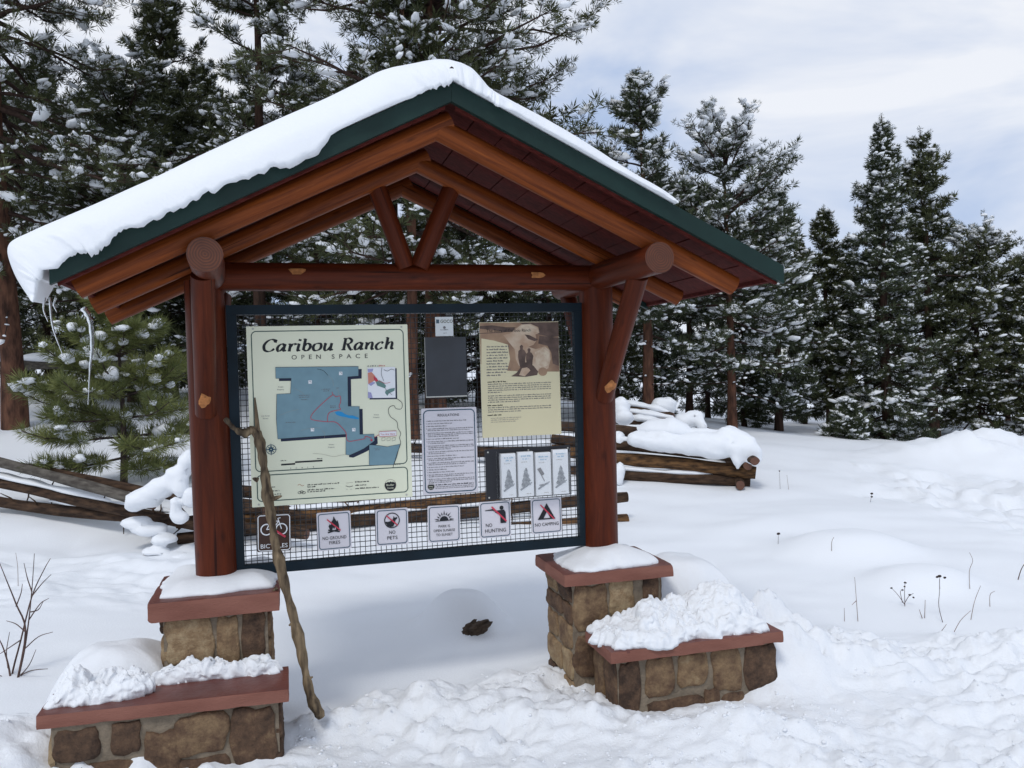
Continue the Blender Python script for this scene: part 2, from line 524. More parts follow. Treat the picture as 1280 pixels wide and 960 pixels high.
class MB:
    """collects faces and builds ONE mesh object"""

    def __init__(s):
        s.v, s.f, s.m, s.sm, s.uv, s.tone = [], [], [], [], [], []

    def add(s, verts, faces, mi=0, smooth=False, uv=None, tone=0.5):
        n = len(s.v)
        s.v.extend([tuple(map(float, p)) for p in verts])
        for k, f in enumerate(faces):
            s.f.append([i + n for i in f])
            s.m.append(mi)
            s.sm.append(smooth)
            s.tone.append(tone)
            s.uv.append(uv[k] if uv else None)

    def box(s, x0, x1, y0, y1, z0, z1, mi=0):
        v = [(x, y, z) for z in (z0, z1) for y in (y0, y1) for x in (x0, x1)]
        s.add(v, [(0, 2, 3, 1), (4, 5, 7, 6), (0, 1, 5, 4), (2, 6, 7, 3), (0, 4, 6, 2), (1, 3, 7, 5)], mi)

    def bar(s, a, b, w, mi=0):
        a = np.array(a, float)
        b = np.array(b, float)
        t = b - a
        t /= np.linalg.norm(t)
        x = np.cross(t, (0.31, 0.9, 0.2))
        x /= np.linalg.norm(x)
        y = np.cross(t, x)
        v = [p + x * dx * w + y * dy * w for p in (a, b) for dx, dy in ((-.5, -.5), (.5, -.5), (.5, .5), (-.5, .5))]
        s.add(v, [(0, 1, 5, 4), (1, 2, 6, 5), (2, 3, 7, 6), (3, 0, 4, 7), (3, 2, 1, 0), (4, 5, 6, 7)], mi)

    def poly(s, pts, y, mi=0):
        """flat polygon on a sign face (x right, z up), facing -y"""
        a = sum(pts[i][0] * pts[(i + 1) % len(pts)][1] - pts[(i + 1) % len(pts)][0] * pts[i][1] for i in range(len(pts)))
        if a < 0:
            pts = pts[::-1]
        s.add([(p[0], y, p[1]) for p in pts], [list(range(len(pts)))], mi)

    def line(s, pts, w, y, mi=0, closed=False):
        pts = [np.array(p, float) for p in pts]
        n = len(pts)
        L, R = [], []
        for i in range(n):
            if closed:
                a, b = pts[i - 1], pts[(i + 1) % n]
            else:
                a, b = pts[max(i - 1, 0)], pts[min(i + 1, n - 1)]
            t = b - a
            t = t / (np.linalg.norm(t) + 1e-9)
            nn = np.array([-t[1], t[0]])
            ww = w[i] if hasattr(w, '__len__') else w
            L.append(pts[i] + nn * ww / 2)
            R.append(pts[i] - nn * ww / 2)
        m = n if closed else n - 1
        v = [(p[0], y, p[1]) for p in L + R]
        s.add(v, [(i, n + i, n + (i + 1) % n, (i + 1) % n) for i in range(m)], mi)

    def tube(s, pts, rad, seg=14, mi=0, endmi=None, flat=None, squash=None, rough=0.0, rs=3.0, seed=0, uoff=0.0):
        pts = [np.array(p, float) for p in pts]
        n = len(pts)
        if not hasattr(rad, '__len__'):
            rad = [rad] * n
        rings = []
        up0 = None
        acc = 0
        lens = []
        for i in range(n):
            a, b = pts[max(i - 1, 0)], pts[min(i + 1, n - 1)]
            t = b - a
            t /= np.linalg.norm(t) + 1e-12
            if up0 is None:
                up0 = np.array([0, 0, 1.0]) if abs(t[2]) < 0.8 else np.array([1.0, 0, 0])
            x = np.cross(t, up0)
            x /= np.linalg.norm(x)
            y = np.cross(x, t)
            up0 = y
            if i:
                acc += np.linalg.norm(pts[i] - pts[i - 1])
            lens.append(acc)
            ring = []
            for k in range(seg):
                an = 2 * math.pi * k / seg
                r = rad[i]
                if rough:
                    r *= 1 + rough * float(vnoise(k / seg * 6 + seed, acc * rs + seed * 3.7, seed))
                dx, dy = math.cos(an) * r, math.sin(an) * r
                if squash:
                    dy *= squash
                ring.append(pts[i] + x * dx + y * dy)
            rings.append(ring)
        v = [p for r in rings for p in r]
        f, uv = [], []
        for i in range(n - 1):
            for k in range(seg):
                k2 = (k + 1) % seg
                f.append((i * seg + k, i * seg + k2, (i + 1) * seg + k2, (i + 1) * seg + k))
                u0 = uoff + k / seg * 2 * math.pi * 0.08
                u1 = uoff + (k + 1) / seg * 2 * math.pi * 0.08
                uv.append([(u0, lens[i]), (u1, lens[i]), (u1, lens[i + 1]), (u0, lens[i + 1])])
        s.add(v, f, mi, True, uv)
        if endmi is None:
            endmi = mi
        for e, rv in ((0, True), (n - 1, False)):
            ring = rings[e]
            idx = list(range(seg))
            if rv:
                idx = idx[::-1]
            c = pts[e]
            x = (ring[0] - c)
            x /= np.linalg.norm(x) + 1e-12
            y = (ring[seg // 4] - c)
            y /= np.linalg.norm(y) + 1e-12
            s.add(ring, [idx], endmi, False, [[(float((ring[i] - c) @ x), float((ring[i] - c) @ y)) for i in idx]])

    def build(s, name, mats, parent=None):
        me = bpy.data.meshes.new(name)
        me.from_pydata(s.v, [], s.f)
        for m in (mats if isinstance(mats, (list, tuple)) else [mats]):
            me.materials.append(m)
        me.polygons.foreach_set('material_index', s.m)
        me.polygons.foreach_set('use_smooth', s.sm)
        if any(u is not None for u in s.uv):
            ul = me.uv_layers.new(name='UVMap')
            flat = []
            for f, u in zip(s.f, s.uv):
                flat.extend([c for p in (u if u else [(0, 0)] * len(f)) for c in p])
            ul.data.foreach_set('uv', flat)
        at = me.attributes.new('tone', 'FLOAT', 'FACE')
        at.data.foreach_set('value', s.tone)
        me.update()
        return link(name, me, parent)


_tcache = {}


def text_faces(txt):
    if txt in _tcache:
        return _tcache[txt]
    cu = bpy.data.curves.new('lettering', 'FONT')
    cu.body = txt
    cu.size = 1.0
    cu.resolution_u = 3
    ob = bpy.data.objects.new('lettering', cu)
    COL.objects.link(ob)
    dg = bpy.context.evaluated_depsgraph_get()
    me = bpy.data.meshes.new_from_object(ob.evaluated_get(dg))
    v = np.array([tuple(p.co)[:2] for p in me.vertices])
    f = [tuple(p.vertices) for p in me.polygons]
    bpy.data.objects.remove(ob)
    bpy.data.meshes.remove(me)
    bpy.data.curves.remove(cu)
    _tcache[txt] = (v, f)
    return v, f


def put_text(mb, txt, cx, z, w=None, h=None, y=0.0, mi=0, align='c', shear=0.0, rise=0.0):
    """lettering centred at cx with its baseline at z; width w and cap height h"""
    v, f = text_faces(txt)
    v = v.copy()
    lo, hi = v.min(0), v.max(0)
    cap = 0.70
    sy = h / cap
    sx = (w / (hi[0] - lo[0])) if w else sy
    x = (v[:, 0] - lo[0]) * sx
    zz = v[:, 1] * sy
    x = x + shear * zz
    wid = (hi[0] - lo[0]) * sx
    x0 = cx - wid / 2 if align == 'c' else cx
    xx = x + x0
    mb.add([(a, y, z + b + rise * (a - cx)) for a, b in zip(xx, zz)], f, mi)


def greek(mb, x0, x1, z, h, y, mi=0, seed=0, rise=0.0, fill=0.86):
    """a line of print too small to read: word-length dashes with uneven height"""
    r = random.Random(seed)
    x = x0
    while x < x1:
        w = r.uniform(0.9, 4.2) * h
        e = min(x + w, x1)
        n = max(1, int((e - x) / (h * 0.55)))
        for k in range(n):
            a = x + (e - x) * k / n
            b = x + (e - x) * (k + 0.8) / n
            t = h * r.choice((0.55, 0.62, 0.7, 0.95))
            mb.poly([(a, z + rise * (a - x0)), (b, z + rise * (b - x0)), (b, z + t + rise * (b - x0)), (a, z + t + rise * (a - x0))], y, mi)
        x = e + h * r.uniform(0.45, 0.7)


def rrect(x0, x1, z0, z1, r, n=5):
    pts = []
    for cx, cz, a0 in ((x1 - r, z1 - r, 0), (x0 + r, z1 - r, 90), (x0 + r, z0 + r, 180), (x1 - r, z0 + r, 270)):
        for k in range(n + 1):
            a = math.radians(a0 + 90 * k / n)
            pts.append((cx + r * math.cos(a), cz + r * math.sin(a)))
    return pts


def circ(cx, cz, r, n=24, sx=1.0):
    return [(cx + r * sx * math.cos(2 * math.pi * k / n), cz + r * math.sin(2 * math.pi * k / n)) for k in range(n)]


def catmull(pts, n=6):
    P = [np.array(p, float) for p in pts]
    P = [2 * P[0] - P[1]] + P + [2 * P[-1] - P[-2]]
    out = []
    for i in range(1, len(P) - 2):
        for k in range(n):
            t = k / n
            out.append(0.5 * ((2 * P[i]) + (-P[i - 1] + P[i + 1]) * t + (2 * P[i - 1] - 5 * P[i] + 4 * P[i + 1] - P[i + 2]) * t * t
                              + (-P[i - 1] + 3 * P[i] - 3 * P[i + 1] + P[i + 2]) * t ** 3))
    out.append(P[-2])
    return out


def rough_box(x0, x1, y0, y1, z0, z1, res=0.02, bev=0.006, amp=0.003, seed=0, ampxy=None):
    """slab of stone with worn, chipped edges"""
    dims = np.array([x1 - x0, y1 - y0, z1 - z0])
    c = np.array([x0 + x1, y0 + y1, z0 + z1]) / 2
    ns = np.maximum(2, np.ceil(dims / res).astype(int))
    vs, fs, off = [], [], 0
    for ax in range(3):
        a, b = [i for i in range(3) if i != ax]
        for sg in (-1, 1):
            A, B = np.meshgrid(np.linspace(-.5, .5, ns[a] + 1), np.linspace(-.5, .5, ns[b] + 1), indexing='ij')
            p = np.zeros((A.size, 3))
            p[:, a] = A.ravel() * dims[a]
            p[:, b] = B.ravel() * dims[b]
            p[:, ax] = sg * dims[ax] / 2
            i, j = np.meshgrid(np.arange(ns[a]), np.arange(ns[b]), indexing='ij')
            w = ns[b] + 1
            q = np.stack([i * w + j, (i + 1) * w + j, (i + 1) * w + j + 1, i * w + j + 1], -1).reshape(-1, 4)
            flip = (sg < 0) ^ (ax == 1)
            if flip:
                q = q[:, ::-1]
            vs.append(p)
            fs.append(q + off)
            off += len(p)
    p = np.concatenate(vs)
    inner = dims / 2 - bev
    q = np.clip(p, -inner, inner)
    d = p - q
    n = d / (np.linalg.norm(d, axis=1, keepdims=True) + 1e-12)
    p = q + n * bev
    w = p + c
    nz = noise3(w, 14, seed) + 0.6 * noise3(w, 40, seed + 3)
    edge = (np.abs(p) > inner * 0.97).sum(1) >= 2
    am = np.array([ampxy or amp, ampxy or amp, amp])
    p = p + n * nz[:, None] * am
    chip = np.clip(noise3(w, 16, seed + 8) - 0.30, 0, 1) * 0.016
    p = p - n * (chip * edge)[:, None]
    return p + c, np.concatenate(fs)


# ------------------------------------------------------------------ ground
CTRL = []
for px, py, Y in [(60, 960, 3.4), (345, 945, 3.5), (640, 960, 3.42), (775, 900, 3.85), (965, 840, 4.3), (1280, 960, 3.3),
                  (395, 890, 4.05), (590, 802, 5.05), (300, 770, 5.8), (620, 715, 6.9), (215, 690, 7.9), (785, 655, 8.9),
                  (945, 608, 10.4), (90, 690, 8.2), (-100, 640, 9.6), (30, 535, 13.5), (150, 606, 9.2), (517, 546, 12.5),
                  (870, 541, 14.5), (780, 545, 14.0), (1000, 543, 18.5), (1100, 548, 20), (1280, 560, 20), (1200, 600, 11.3),
                  (1280, 720, 6.3), (1100, 800, 5.1), (1060, 690, 7.2), (680, 800, 4.95), (150, 800, 5.0), (0, 760, 5.6)]:
    CTRL.append(D(px, py, Y))
for p in [(-3, -1, 0), (3, -1, 0), (0, 1.5, 0), (-3, 2, .05), (4, 2, 0), (9, 8, -.05), (-9, 4, .3), (-14, 14, 1.4), (-10, 22, 1.6), (0, 24, 1.0),
          (7, 27, -.1), (18, 24, -.5), (-30, 30, 2.5), (30, 30, -1), (0, 60, 2), (-60, 60, 4), (60, 60, -2)]:
    CTRL.append(np.array(p, float))
CTRL = np.array(CTRL)


def _rbf():
    P = CTRL[:, :2]
    d = np.linalg.norm(P[:, None] - P[None], axis=2)
    A = d + 0.25 * np.eye(len(P)) * -1.0
    n = len(P)
    Q = np.hstack([np.ones((n, 1)), P])
    S = np.zeros((n + 3, n + 3))
    S[:n, :n] = A
    S[:n, n:] = Q
    S[n:, :n] = Q.T
    return np.linalg.solve(S, np.concatenate([CTRL[:, 2], np.zeros(3)]))


RB = _rbf()


def base_z(x, y):
    x = np.asarray(x, float)
    y = np.asarray(y, float)
    sh = np.broadcast(x, y).shape
    p = np.stack([np.broadcast_to(x, sh).ravel(), np.broadcast_to(y, sh).ravel()], 1)
    out = np.zeros(len(p))
    for a in range(0, len(p), 40000):
        q = p[a:a + 40000]
        dd = np.linalg.norm(q[:, None] - CTRL[None, :, :2], axis=2)
        out[a:a + 40000] = dd @ RB[:len(CTRL)] + RB[-3] + q @ RB[-2:]
    far = sstep(45, 90, np.linalg.norm(p, axis=1))
    out = out * (1 - far)
    return out.reshape(sh)


def ground_z(x, y, want_trod=False):
    x = np.asarray(x, float)
    y = np.asarray(y, float)
    z = base_z(x, y)
    # broad soft drifts
    z = z + 0.028 * fbm(x * 0.7, y * 0.9, 3, 3) * sstep(3.5, 7, y) + 0.009 * fbm(x * 2.1, y * 2.6, 11, 2)

    def bump(px, py, Y, rx, ry, h, pw=2.0, rot=0.0):
        c = D(px, py, Y)
        dx, dy = x - c[0], y - c[1]
        a, b = dx * math.cos(rot) + dy * math.sin(rot), -dx * math.sin(rot) + dy * math.cos(rot)
        d = (np.abs(a / rx) ** 2 + np.abs(b / ry) ** 2)
        return h * np.exp(-d ** (pw / 2))

    z = z + bump(1062, 690, 7.2, .50, .42, .17, 3.0) + bump(1150, 728, 6.2, .36, .3, .11, 3.0)
    z = z + bump(1010, 640, 8.8, .8, .5, .06) + bump(945, 655, 8.2, .7, .4, .07)
    z = z + bump(580, 787, 5.27, .25, .23, .21, 3.4) + bump(520, 800, 5.25, .5, .3, .05)
    # ploughed bank and rutted track at the far side
    bk = bump(1200, 585, 13.2, 1.3, .8, .34, 2.4, .1) + bump(1300, 590, 12.6, 1.4, .9, .30, 2.4)
    z = z + bk * (1 + 0.28 * fbm(x * 2.2, y * 2.2, 21, 4))
    tr = np.exp(-((y - 9.6 - 0.0 * x) / 2.1) ** 2) * sstep(3.9, 5.2, x + 0.25 * fbm(x * 1.4, y * 1.4, 31, 3)) * sstep(6.2, 7.6, y)
    lump = clods(x * 3.1 + .5 * vnoise(x * 5, y * 5, 2), y * 3.1, 41) * 0.10 + clods(x * 6.5, y * 6.5, 43) * 0.04
    z = z + 1.5 * tr * (lump - 0.06 + 0.05 * fbm(x * 1.6, y * 1.6, 5, 3))
    # crumbled snow below the fence on the far side
    fl = sstep(-1.6, -2.8, x) * sstep(5.4, 6.4, y) * sstep(8.3, 7.4, y)
    z = z + fl * (0.05 * fbm(x * 2.4, y * 3.4, 51, 4) + 0.03 * clods(x * 2.6, y * 3.4, 55))
    # trodden snow round the kiosk's front
    e = 4.22 + 0.25 * np.sin(x * 0.9 + .6) + 0.20 * fbm(x * 1.7, y * 0.6, 61, 3) + 0.45 * sstep(.9, 1.9, x)
    e = e - 0.5 * sstep(-.5, -1.4, x) - 0.4 * sstep(2.4, 4.0, x)
    t = sstep(e + .10, e - .10, y)
    warp = 0.35 * fbm(x * 3, y * 3, 71, 2)
    cl = clods(x * 5.2 + warp, y * 6.2 + warp, 73) * 0.034 + clods(x * 9 + warp, y * 10, 75) * 0.034 + clods(x * 17, y * 19, 77) * 0.026
    cl = cl + 0.035 * fbm(x * 2.6, y * 3.4, 79, 3) + 0.012 * fbm(x * 22, y * 24, 80, 2)
    flat = np.clip(.72 + .8 * fbm(x * .8 + 3, y * 1.3, 83, 3), .35, 1.25)
    z = z + t * (cl * flat + 0.005)
    rim = np.exp(-((y - e) / 0.16) ** 2) * 0.05
    z = z + rim * (0.5 + clods(x * 6 + warp, y * 6, 81))
    # boot ruts leading off past the bench
    rx = sstep(1.4, 2.0, x) * sstep(5.2, 4.3, y)
    rut = fbm(x * 0.9 + y * 0.4, y * 3.2 - x * 1.0, 91, 4)
    z = z + rx * (0.075 * (1 - np.abs(rut)) ** 2 - 0.02 + 0.05 * clods(x * 3.4 + warp, y * 4.0 + warp, 93))
    # snow shovelled up against the benches
    c = W(2.68, -.20, 0)
    d = ((x - c[0]) / .34) ** 2 + ((y - c[1]) / .34) ** 2
    sh = np.exp(-d ** 1.3)
    z = z + sh * .27 * (1 + 0.35 * fbm(x * 5, y * 5, 95, 3)) + sh * .06 * clods(x * 8 + warp, y * 8, 96)
    c = W(2.0, -.82, 0)
    d = ((x - c[0]) / .7) ** 2 + ((y - c[1]) / .2) ** 2
    z = z + np.exp(-d) * .07 * (1 + .5 * fbm(x * 4, y * 4, 97, 3))
    c = W(1.2, -.35, 0)
    d = ((x - c[0]) / .42) ** 2 + ((y - c[1]) / .2) ** 2
    z = z + np.exp(-d ** 1.5) * .07
    c = W(-.98, -.35, 0)
    d = ((x - c[0]) / .28) ** 2 + ((y - c[1]) / .34) ** 2
    z = z + np.exp(-d) * .16 * (1 + .4 * fbm(x * 5, y * 5, 98, 3)) + np.exp(-d) * .05 * clods(x * 9, y * 9, 99)
    if want_trod:
        return z, np.clip(t + rim * 8 + rx * .7 + sh + np.clip(tr, 0, 1) * .8 + np.clip(bk, 0, 1) * .8 + fl * .5, 0, 1)
    return z


def gz(x, y):
    return float(ground_z(np.array([x]), np.array([y]))[0])


def axis(lo, a, b, hi, st, gr):
    mid = list(np.arange(a, b + 1e-6, st))
    out = []
    x, d = b, st
    while x < hi:
        d *= gr
        x += d
        out.append(x)
    pre = []
    x, d = a, st
    while x > lo:
        d *= gr
        x -= d
        pre.append(x)
    return np.array(pre[::-1] + mid + out)


xs = axis(-220, -3.0, 4.6, 220, 0.02, 1.025)
ys = axis(-60, 2.7, 5.6, 320, 0.018, 1.018)
X, Y_ = np.meshgrid(xs, ys, indexing='ij')
Zg, TRD = ground_z(X, Y_, True)
nx, ny = X.shape
i, j = np.meshgrid(np.arange(nx - 1), np.arange(ny - 1), indexing='ij')
q = np.stack([i * ny + j, (i + 1) * ny + j, (i + 1) * ny + j + 1, i * ny + j + 1], -1).reshape(-1, 4)
g = link('snow_ground', tri_mesh('snow_ground', np.stack([X, Y_, Zg], -1).reshape(-1, 3), q, [M['snow_ground']], smooth=True))
_a = g.data.attributes.new('trod', 'FLOAT', 'POINT')
_a.data.foreach_set('value', TRD.ravel().astype(np.float32))
tag(g, 'open snow-covered clearing, trodden near the kiosk and smooth beyond', 'snow', kind='structure')


# ------------------------------------------------------------------ snow heaps
def heap(rx, ry, h, seed=0, lump=0.0, ls=8.0, edge=0.12, p=3.0, nr=26, na=110, top=None, drip=0.0, square=0.8, dist=0.02, bulge=0.0):
    """pillow of snow on a flat base: (verts, faces), local x/y, base z = 0"""
    rho = np.concatenate([np.linspace(0, 0.8, nr // 2, endpoint=False), np.linspace(0.8, 1, nr - nr // 2)])
    ph = np.linspace(0, 2 * np.pi, na, endpoint=False)
    R, P = np.meshgrid(rho, ph, indexing='ij')
    cx, cy = np.cos(P), np.sin(P)
    sq = 1 / np.maximum(np.abs(cx), np.abs(cy))
    k = R * (1 + (sq - 1) * square)
    x, y = k * cx, k * cy
    rn = 1 + edge * fbm(cx * 2.2 + seed, cy * 2.2 - seed, seed, 4) * R ** 2
    x, y = x * rn * rx, y * rn * ry
    prof = (1 - R ** p) ** 0.5
    hh = np.full_like(x, h) if top is None else top(x, y)
    z = hh * prof
    if lump:
        wx = .03 * fbm(x * 9, y * 9, seed + 11, 2)
        z = z + prof ** 0.7 * lump * (.75 * clods((x + wx) * ls + seed, (y + wx) * ls, seed + 3) - .2 + 0.42 * clods((x + wx) * ls * 2.1, y * ls * 2.1, seed + 5) + .2 * clods(x * ls * 4.3, (y + wx) * ls * 4.3, seed + 7))
        z = z + prof * lump * .55 * fbm(x * ls * .8, y * ls * .8, seed + 8, 4)
    else:
        z = z + prof * dist * fbm(x * 5 + seed, y * 5, seed + 2, 2)
    if bulge:
        out = 1 + bulge * np.sin(np.clip((1 - R) / .12, 0, 1) * np.pi)
        x, y = x * out, y * out
    low = np.where(R > .985, -drip * np.clip(fbm(cx * 7 + seed, cy * 7, seed + 6, 2) + .2, 0, 2), 0)
    z = np.maximum(z, 0.0) + low
    n0 = len(rho)
    v = np.stack([x, y, z], -1).reshape(-1, 3)
    if lump:
        xx, yy, zz_ = v[:, 0].copy(), v[:, 1].copy(), v[:, 2].copy()
        v[:, 0] += .009 * vnoise(yy * 26 + seed, zz_ * 26, seed + 21)
        v[:, 1] += .011 * vnoise(xx * 26 + seed, zz_ * 26, seed + 25) + .005 * vnoise(xx * 60, zz_ * 60, seed + 26)
        v[:, 2] += np.where(zz_ > .004, .012 * clods(xx * 42, yy * 42, seed + 31) - .003, 0)
    a, b = np.meshgrid(np.arange(n0 - 1), np.arange(na), indexing='ij')
    b2 = (b + 1) % na
    f = np.stack([a * na + b, (a + 1) * na + b, (a + 1) * na + b2, a * na + b2], -1).reshape(-1, 4)
    # under side
    bot = v[-na:].copy()
    cen = np.array([[0, 0, 0.0]])
    o = len(v)
    inner = bot * np.array([0.85, 0.85, 0])
    v = np.concatenate([v, inner, cen])
    k = np.arange(na)
    k2 = (k + 1) % na
    f2 = np.stack([(n0 - 1) * na + k2, (n0 - 1) * na + k, o + k, o + k2], -1)
    f3 = np.stack([o + k2, o + k, np.full(na, o + na), np.full(na, o + na)], -1)
    return v, np.concatenate([f, f2]), f3[:, :3]


def heap_obj(name, parent=None, loc=(0, 0, 0), rot=0.0, base_drop=0.0, **kw):
    v, f4, f3 = heap(**kw)
    c, s = math.cos(rot), math.sin(rot)
    v = np.stack([v[:, 0] * c - v[:, 1] * s, v[:, 0] * s + v[:, 1] * c, v[:, 2]], 1)
    mb = bpy.data.meshes.new(name)
    mb.from_pydata(v.tolist(), [], f4.tolist() + f3.tolist())
    mb.polygons.foreach_set('use_smooth', [True] * len(mb.polygons))
    mb.materials.append(M['snow'])
    mb.update()
    o = link(name, mb, parent)
    o.location = tuple(loc)
    return o


# ------------------------------------------------------------------ KIOSK
KI = empty('information_kiosk', ORI, TH, 'log-framed notice kiosk with a snow-laden gable roof', 'kiosk')


def zt(u):  # top of the roof
    return 2.808 - (0.497 * (0.934 - u) if u < 0.934 else 0.488 * (u - 0.934))


def jit(pts, a, seed):
    r = random.Random(seed)
    return [tuple(np.array(p) + np.array([r.uniform(-a, a) for _ in range(3)])) for p in pts]


def lerp_pts(a, b, n):
    a = np.array(a, float)
    b = np.array(b, float)
    return [a + (b - a) * k / (n - 1) for k in range(n)]


PM = [M['post_wood'], M['post_end'], M['bare_wood']]
RM = [M['rafter_wood'], M['post_end'], M['bare_wood']]
for k, (u, z0) in enumerate(((-0.089, 0.66), (1.852, 0.62))):
    mb = MB()
    mb.tube(lerp_pts((u + .012 * (1 - 2 * k), 0, z0), (u, 0, 2.11), 16), [0.093 - .005 * t / 15 for t in range(16)], 24, 0, 1,
            rough=0.03, rs=1.5, seed=3 + k, uoff=k * 1.7)
    mb.build('post', PM, KI)
# plate logs (front to back), ends proud of the gable
pl_, pr_ = K(256, 318, -.80), K(825, 322, -.80)
for k, (a, b, r) in enumerate((((pl_[0], -.80, pl_[1]), (-0.09, .56, 2.132), .066), ((pr_[0], -.80, pr_[1]), (1.852, .56, 2.132), .068))):
    mb = MB()
    mb.tube(lerp_pts(a, b, 14), r, 22, 0, 1, rough=0.03, rs=2, seed=12 + k, uoff=.6 + k)
    mb.build('plate_log', PM, KI)
mb = MB()
mb.tube(lerp_pts((-0.03, -.03, 2.127), (1.87, -.03, 2.124), 20), .066, 20, 0, 1, rough=0.035, rs=2, seed=21, uoff=2.2)
mb.build('tie_beam', PM, KI)
# bare patches where bark-side knots were cut through
for u_, v_, z_ in ((0.33, -.098, 2.145), (1.50, -.098, 2.13)):
    mb = MB()
    pts = [(u_ + .035 * math.cos(t) * (1 + .3 * math.sin(3 * t + u_)), z_ + .02 * math.sin(t) * (1 + .3 * math.cos(2 * t))) for t in np.linspace(0, 2 * math.pi, 14, endpoint=False)]
    mb.add([(p[0], -.03 - math.sqrt(max(1e-5, .069 ** 2 - (p[1] - 2.126) ** 2)) - .002, p[1]) for p in pts], [list(range(len(pts)))], 0)
    mb.build('bare_knot', [M['bare_wood']], KI)
# rafters in three pairs
AP = 0.934
for k, (v, rr) in enumerate(((-.70, .044), (-.13, .043), (.44, .043))):
    for sgn in (-1, 1):
        if sgn < 0:
            ue, off = (-.475, -.535, -.585)[k], (.102, .088, .072)[k]
            a = (ue, v, zt(ue) - off)
            b = (AP + .02, v, zt(AP) - .115)
        else:
            ue, off = (2.255, 2.265, 2.27)[k], (.132, .128, .12)[k]
            a = (ue, v, zt(ue) - off - .02)
            b = (AP - .03, v, zt(AP - .03) - off)
        mb = MB()
        mb.tube(lerp_pts(a, b, 16), [rr * (1 + .08 * (t / 15)) for t in range(16)], 18, 0, 0, rough=0.05, rs=2.5, seed=31 + k * 2 + sgn, uoff=k + .4 * sgn)
        mb.build('rafter', RM, KI)
# V struts
for a, b in (((.875, -.07, 2.17), (.70, -.11, 2.575)), ((.875, -.075, 2.17), (1.085, -.11, 2.575))):
    mb = MB()
    d = 0.03 if b[0] > a[0] else -0.03
    mb.tube(lerp_pts((a[0] + d, a[1], a[2]), b, 8), .046, 16, 0, 0, rough=0.05, seed=int(b[0] * 50), uoff=b[0])
    mb.build('strut', [M['post_wood'], M['post_end']], KI)
# knee braces to the plate logs, in front of and behind each post
for k, u in enumerate((-.093, 1.852)):
    for sg in (-1, 1):
        mb = MB()
        ut = (-.045, 1.872)[k]
        if k == 0 and sg < 0:
            ut = -.05
        p0, p1 = (u, sg * .07, 1.50), (ut, sg * .50, 2.08)
        mb.tube(lerp_pts(p0, p1, 10), .048, 18, 0, 0, rough=0.04, seed=50 + k + sg, uoff=k * 2 + sg)
        if sg < 0:
            q = np.array(p0) * .9 + np.array(p1) * .1
            pts = [(q[0] + .026 * math.cos(t) * (1 + .25 * math.sin(2 * t + k)), q[2] + .03 * math.sin(t) * (1 + .3 * math.cos(3 * t))) for t in np.linspace(0, 2 * math.pi, 12, endpoint=False)]
            mb.add([(p[0], -.07 - .43 * (p[1] - 1.5) / .58 - math.sqrt(max(1e-5, .049 ** 2 - (p[0] - q[0]) ** 2)) / .80 - .003, p[1]) for p in pts], [list(range(len(pts)))], 2)
        mb.build('brace', PM, KI)
# roof: deck boards, green metal cap, barge boards
RV0, RV1 = -.85, .62
EL, ER = -.53, 2.42
roof = MB()


def slope_slab(mb, ua, ub, v0, v1, dt, db, mi):
    za, zb = zt(ua), zt(ub)
    v = []
    for (u, z) in ((ua, za), (ub, zb)):
        for vv in (v0, v1):
            v.append((u, vv, z - db))
            v.append((u, vv, z - dt))
    mb.add(v, [(0, 4, 6, 2), (1, 3, 7, 5), (0, 1, 5, 4), (2, 6, 7, 3), (0, 2, 3, 1), (4, 5, 7, 6)], mi)


for (ua, ub) in ((EL + .012, .932), (.936, ER - .012)):
    n = 12
    for t in range(n):
        a = ua + (ub - ua) * t / n + .0025
        b = ua + (ub - ua) * (t + 1) / n - .0025
        slope_slab(roof, a, b, RV0 + .03, RV1 - .03, .024, .044 + .002 * (t % 2), 0)
    slope_slab(roof, ua, ub, RV0 + .028, RV1 - .028, .003, .022, 1)
ro = roof.build('roof', [M['deck_wood'], M['trim_green']], KI)
for (ua, ub) in ((EL, .9335), (.9345, ER)):
    for (v0, v1) in ((RV0, RV0 + .025), (RV1 - .025, RV1)):
        mb = MB()
        slope_slab(mb, ua, ub, v0, v1, -.002, .078, 0)
        mb.build('barge_board', [M['trim_green']], ro)
        if v0 == RV0:
            mb = MB()
            slope_slab(mb, ua + .02, ub - .02, v0 + .026, v0 + .05, .03, .088, 0)
            mb.build('inner_board', [M['deck_wood']], ro)
for ua, ub in ((EL - .0, EL + .011), (ER - .011, ER)):
    mb = MB()
    slope_slab(mb, ua, ub, RV0 + .026, RV1 - .026, -.003, .062, 0)
    mb.build('eave_trim', [M['deck_wood']], ro)
# notice-board frame and wire
FU0, FU1, FZ0, FZ1, FW = 0.004, 1.766, .727, 1.996, .045
mb = MB()
for (a, b, c, d) in ((FU0, FU1, FZ1 - FW, FZ1), (FU0, FU1, FZ0, FZ0 + FW), (FU0, FU0 + FW, FZ0 + FW + .0005, FZ1 - FW - .0005), (FU1 - FW, FU1, FZ0 + FW + .0005, FZ1 - FW - .0005)):
    mb.box(a, b, -.018, .024, c, d)
mb.build('board_frame', [M['frame_blue']], KI)
mb = MB()
sp = .0254
k = 0
z = FZ0 + FW - .01
while z < FZ1 - FW + .01:
    mb.bar((FU0 + FW - .012, .004, z), (FU1 - FW + .012, .004, z), .0028)
    z += sp
u = FU0 + FW + .006
while u < FU1 - FW:
    mb.bar((u, .001, FZ0 + FW - .012), (u, .001, FZ1 - FW + .012), .0028)
    u += sp
mb.build('wire_mesh', [M['wire']], KI)

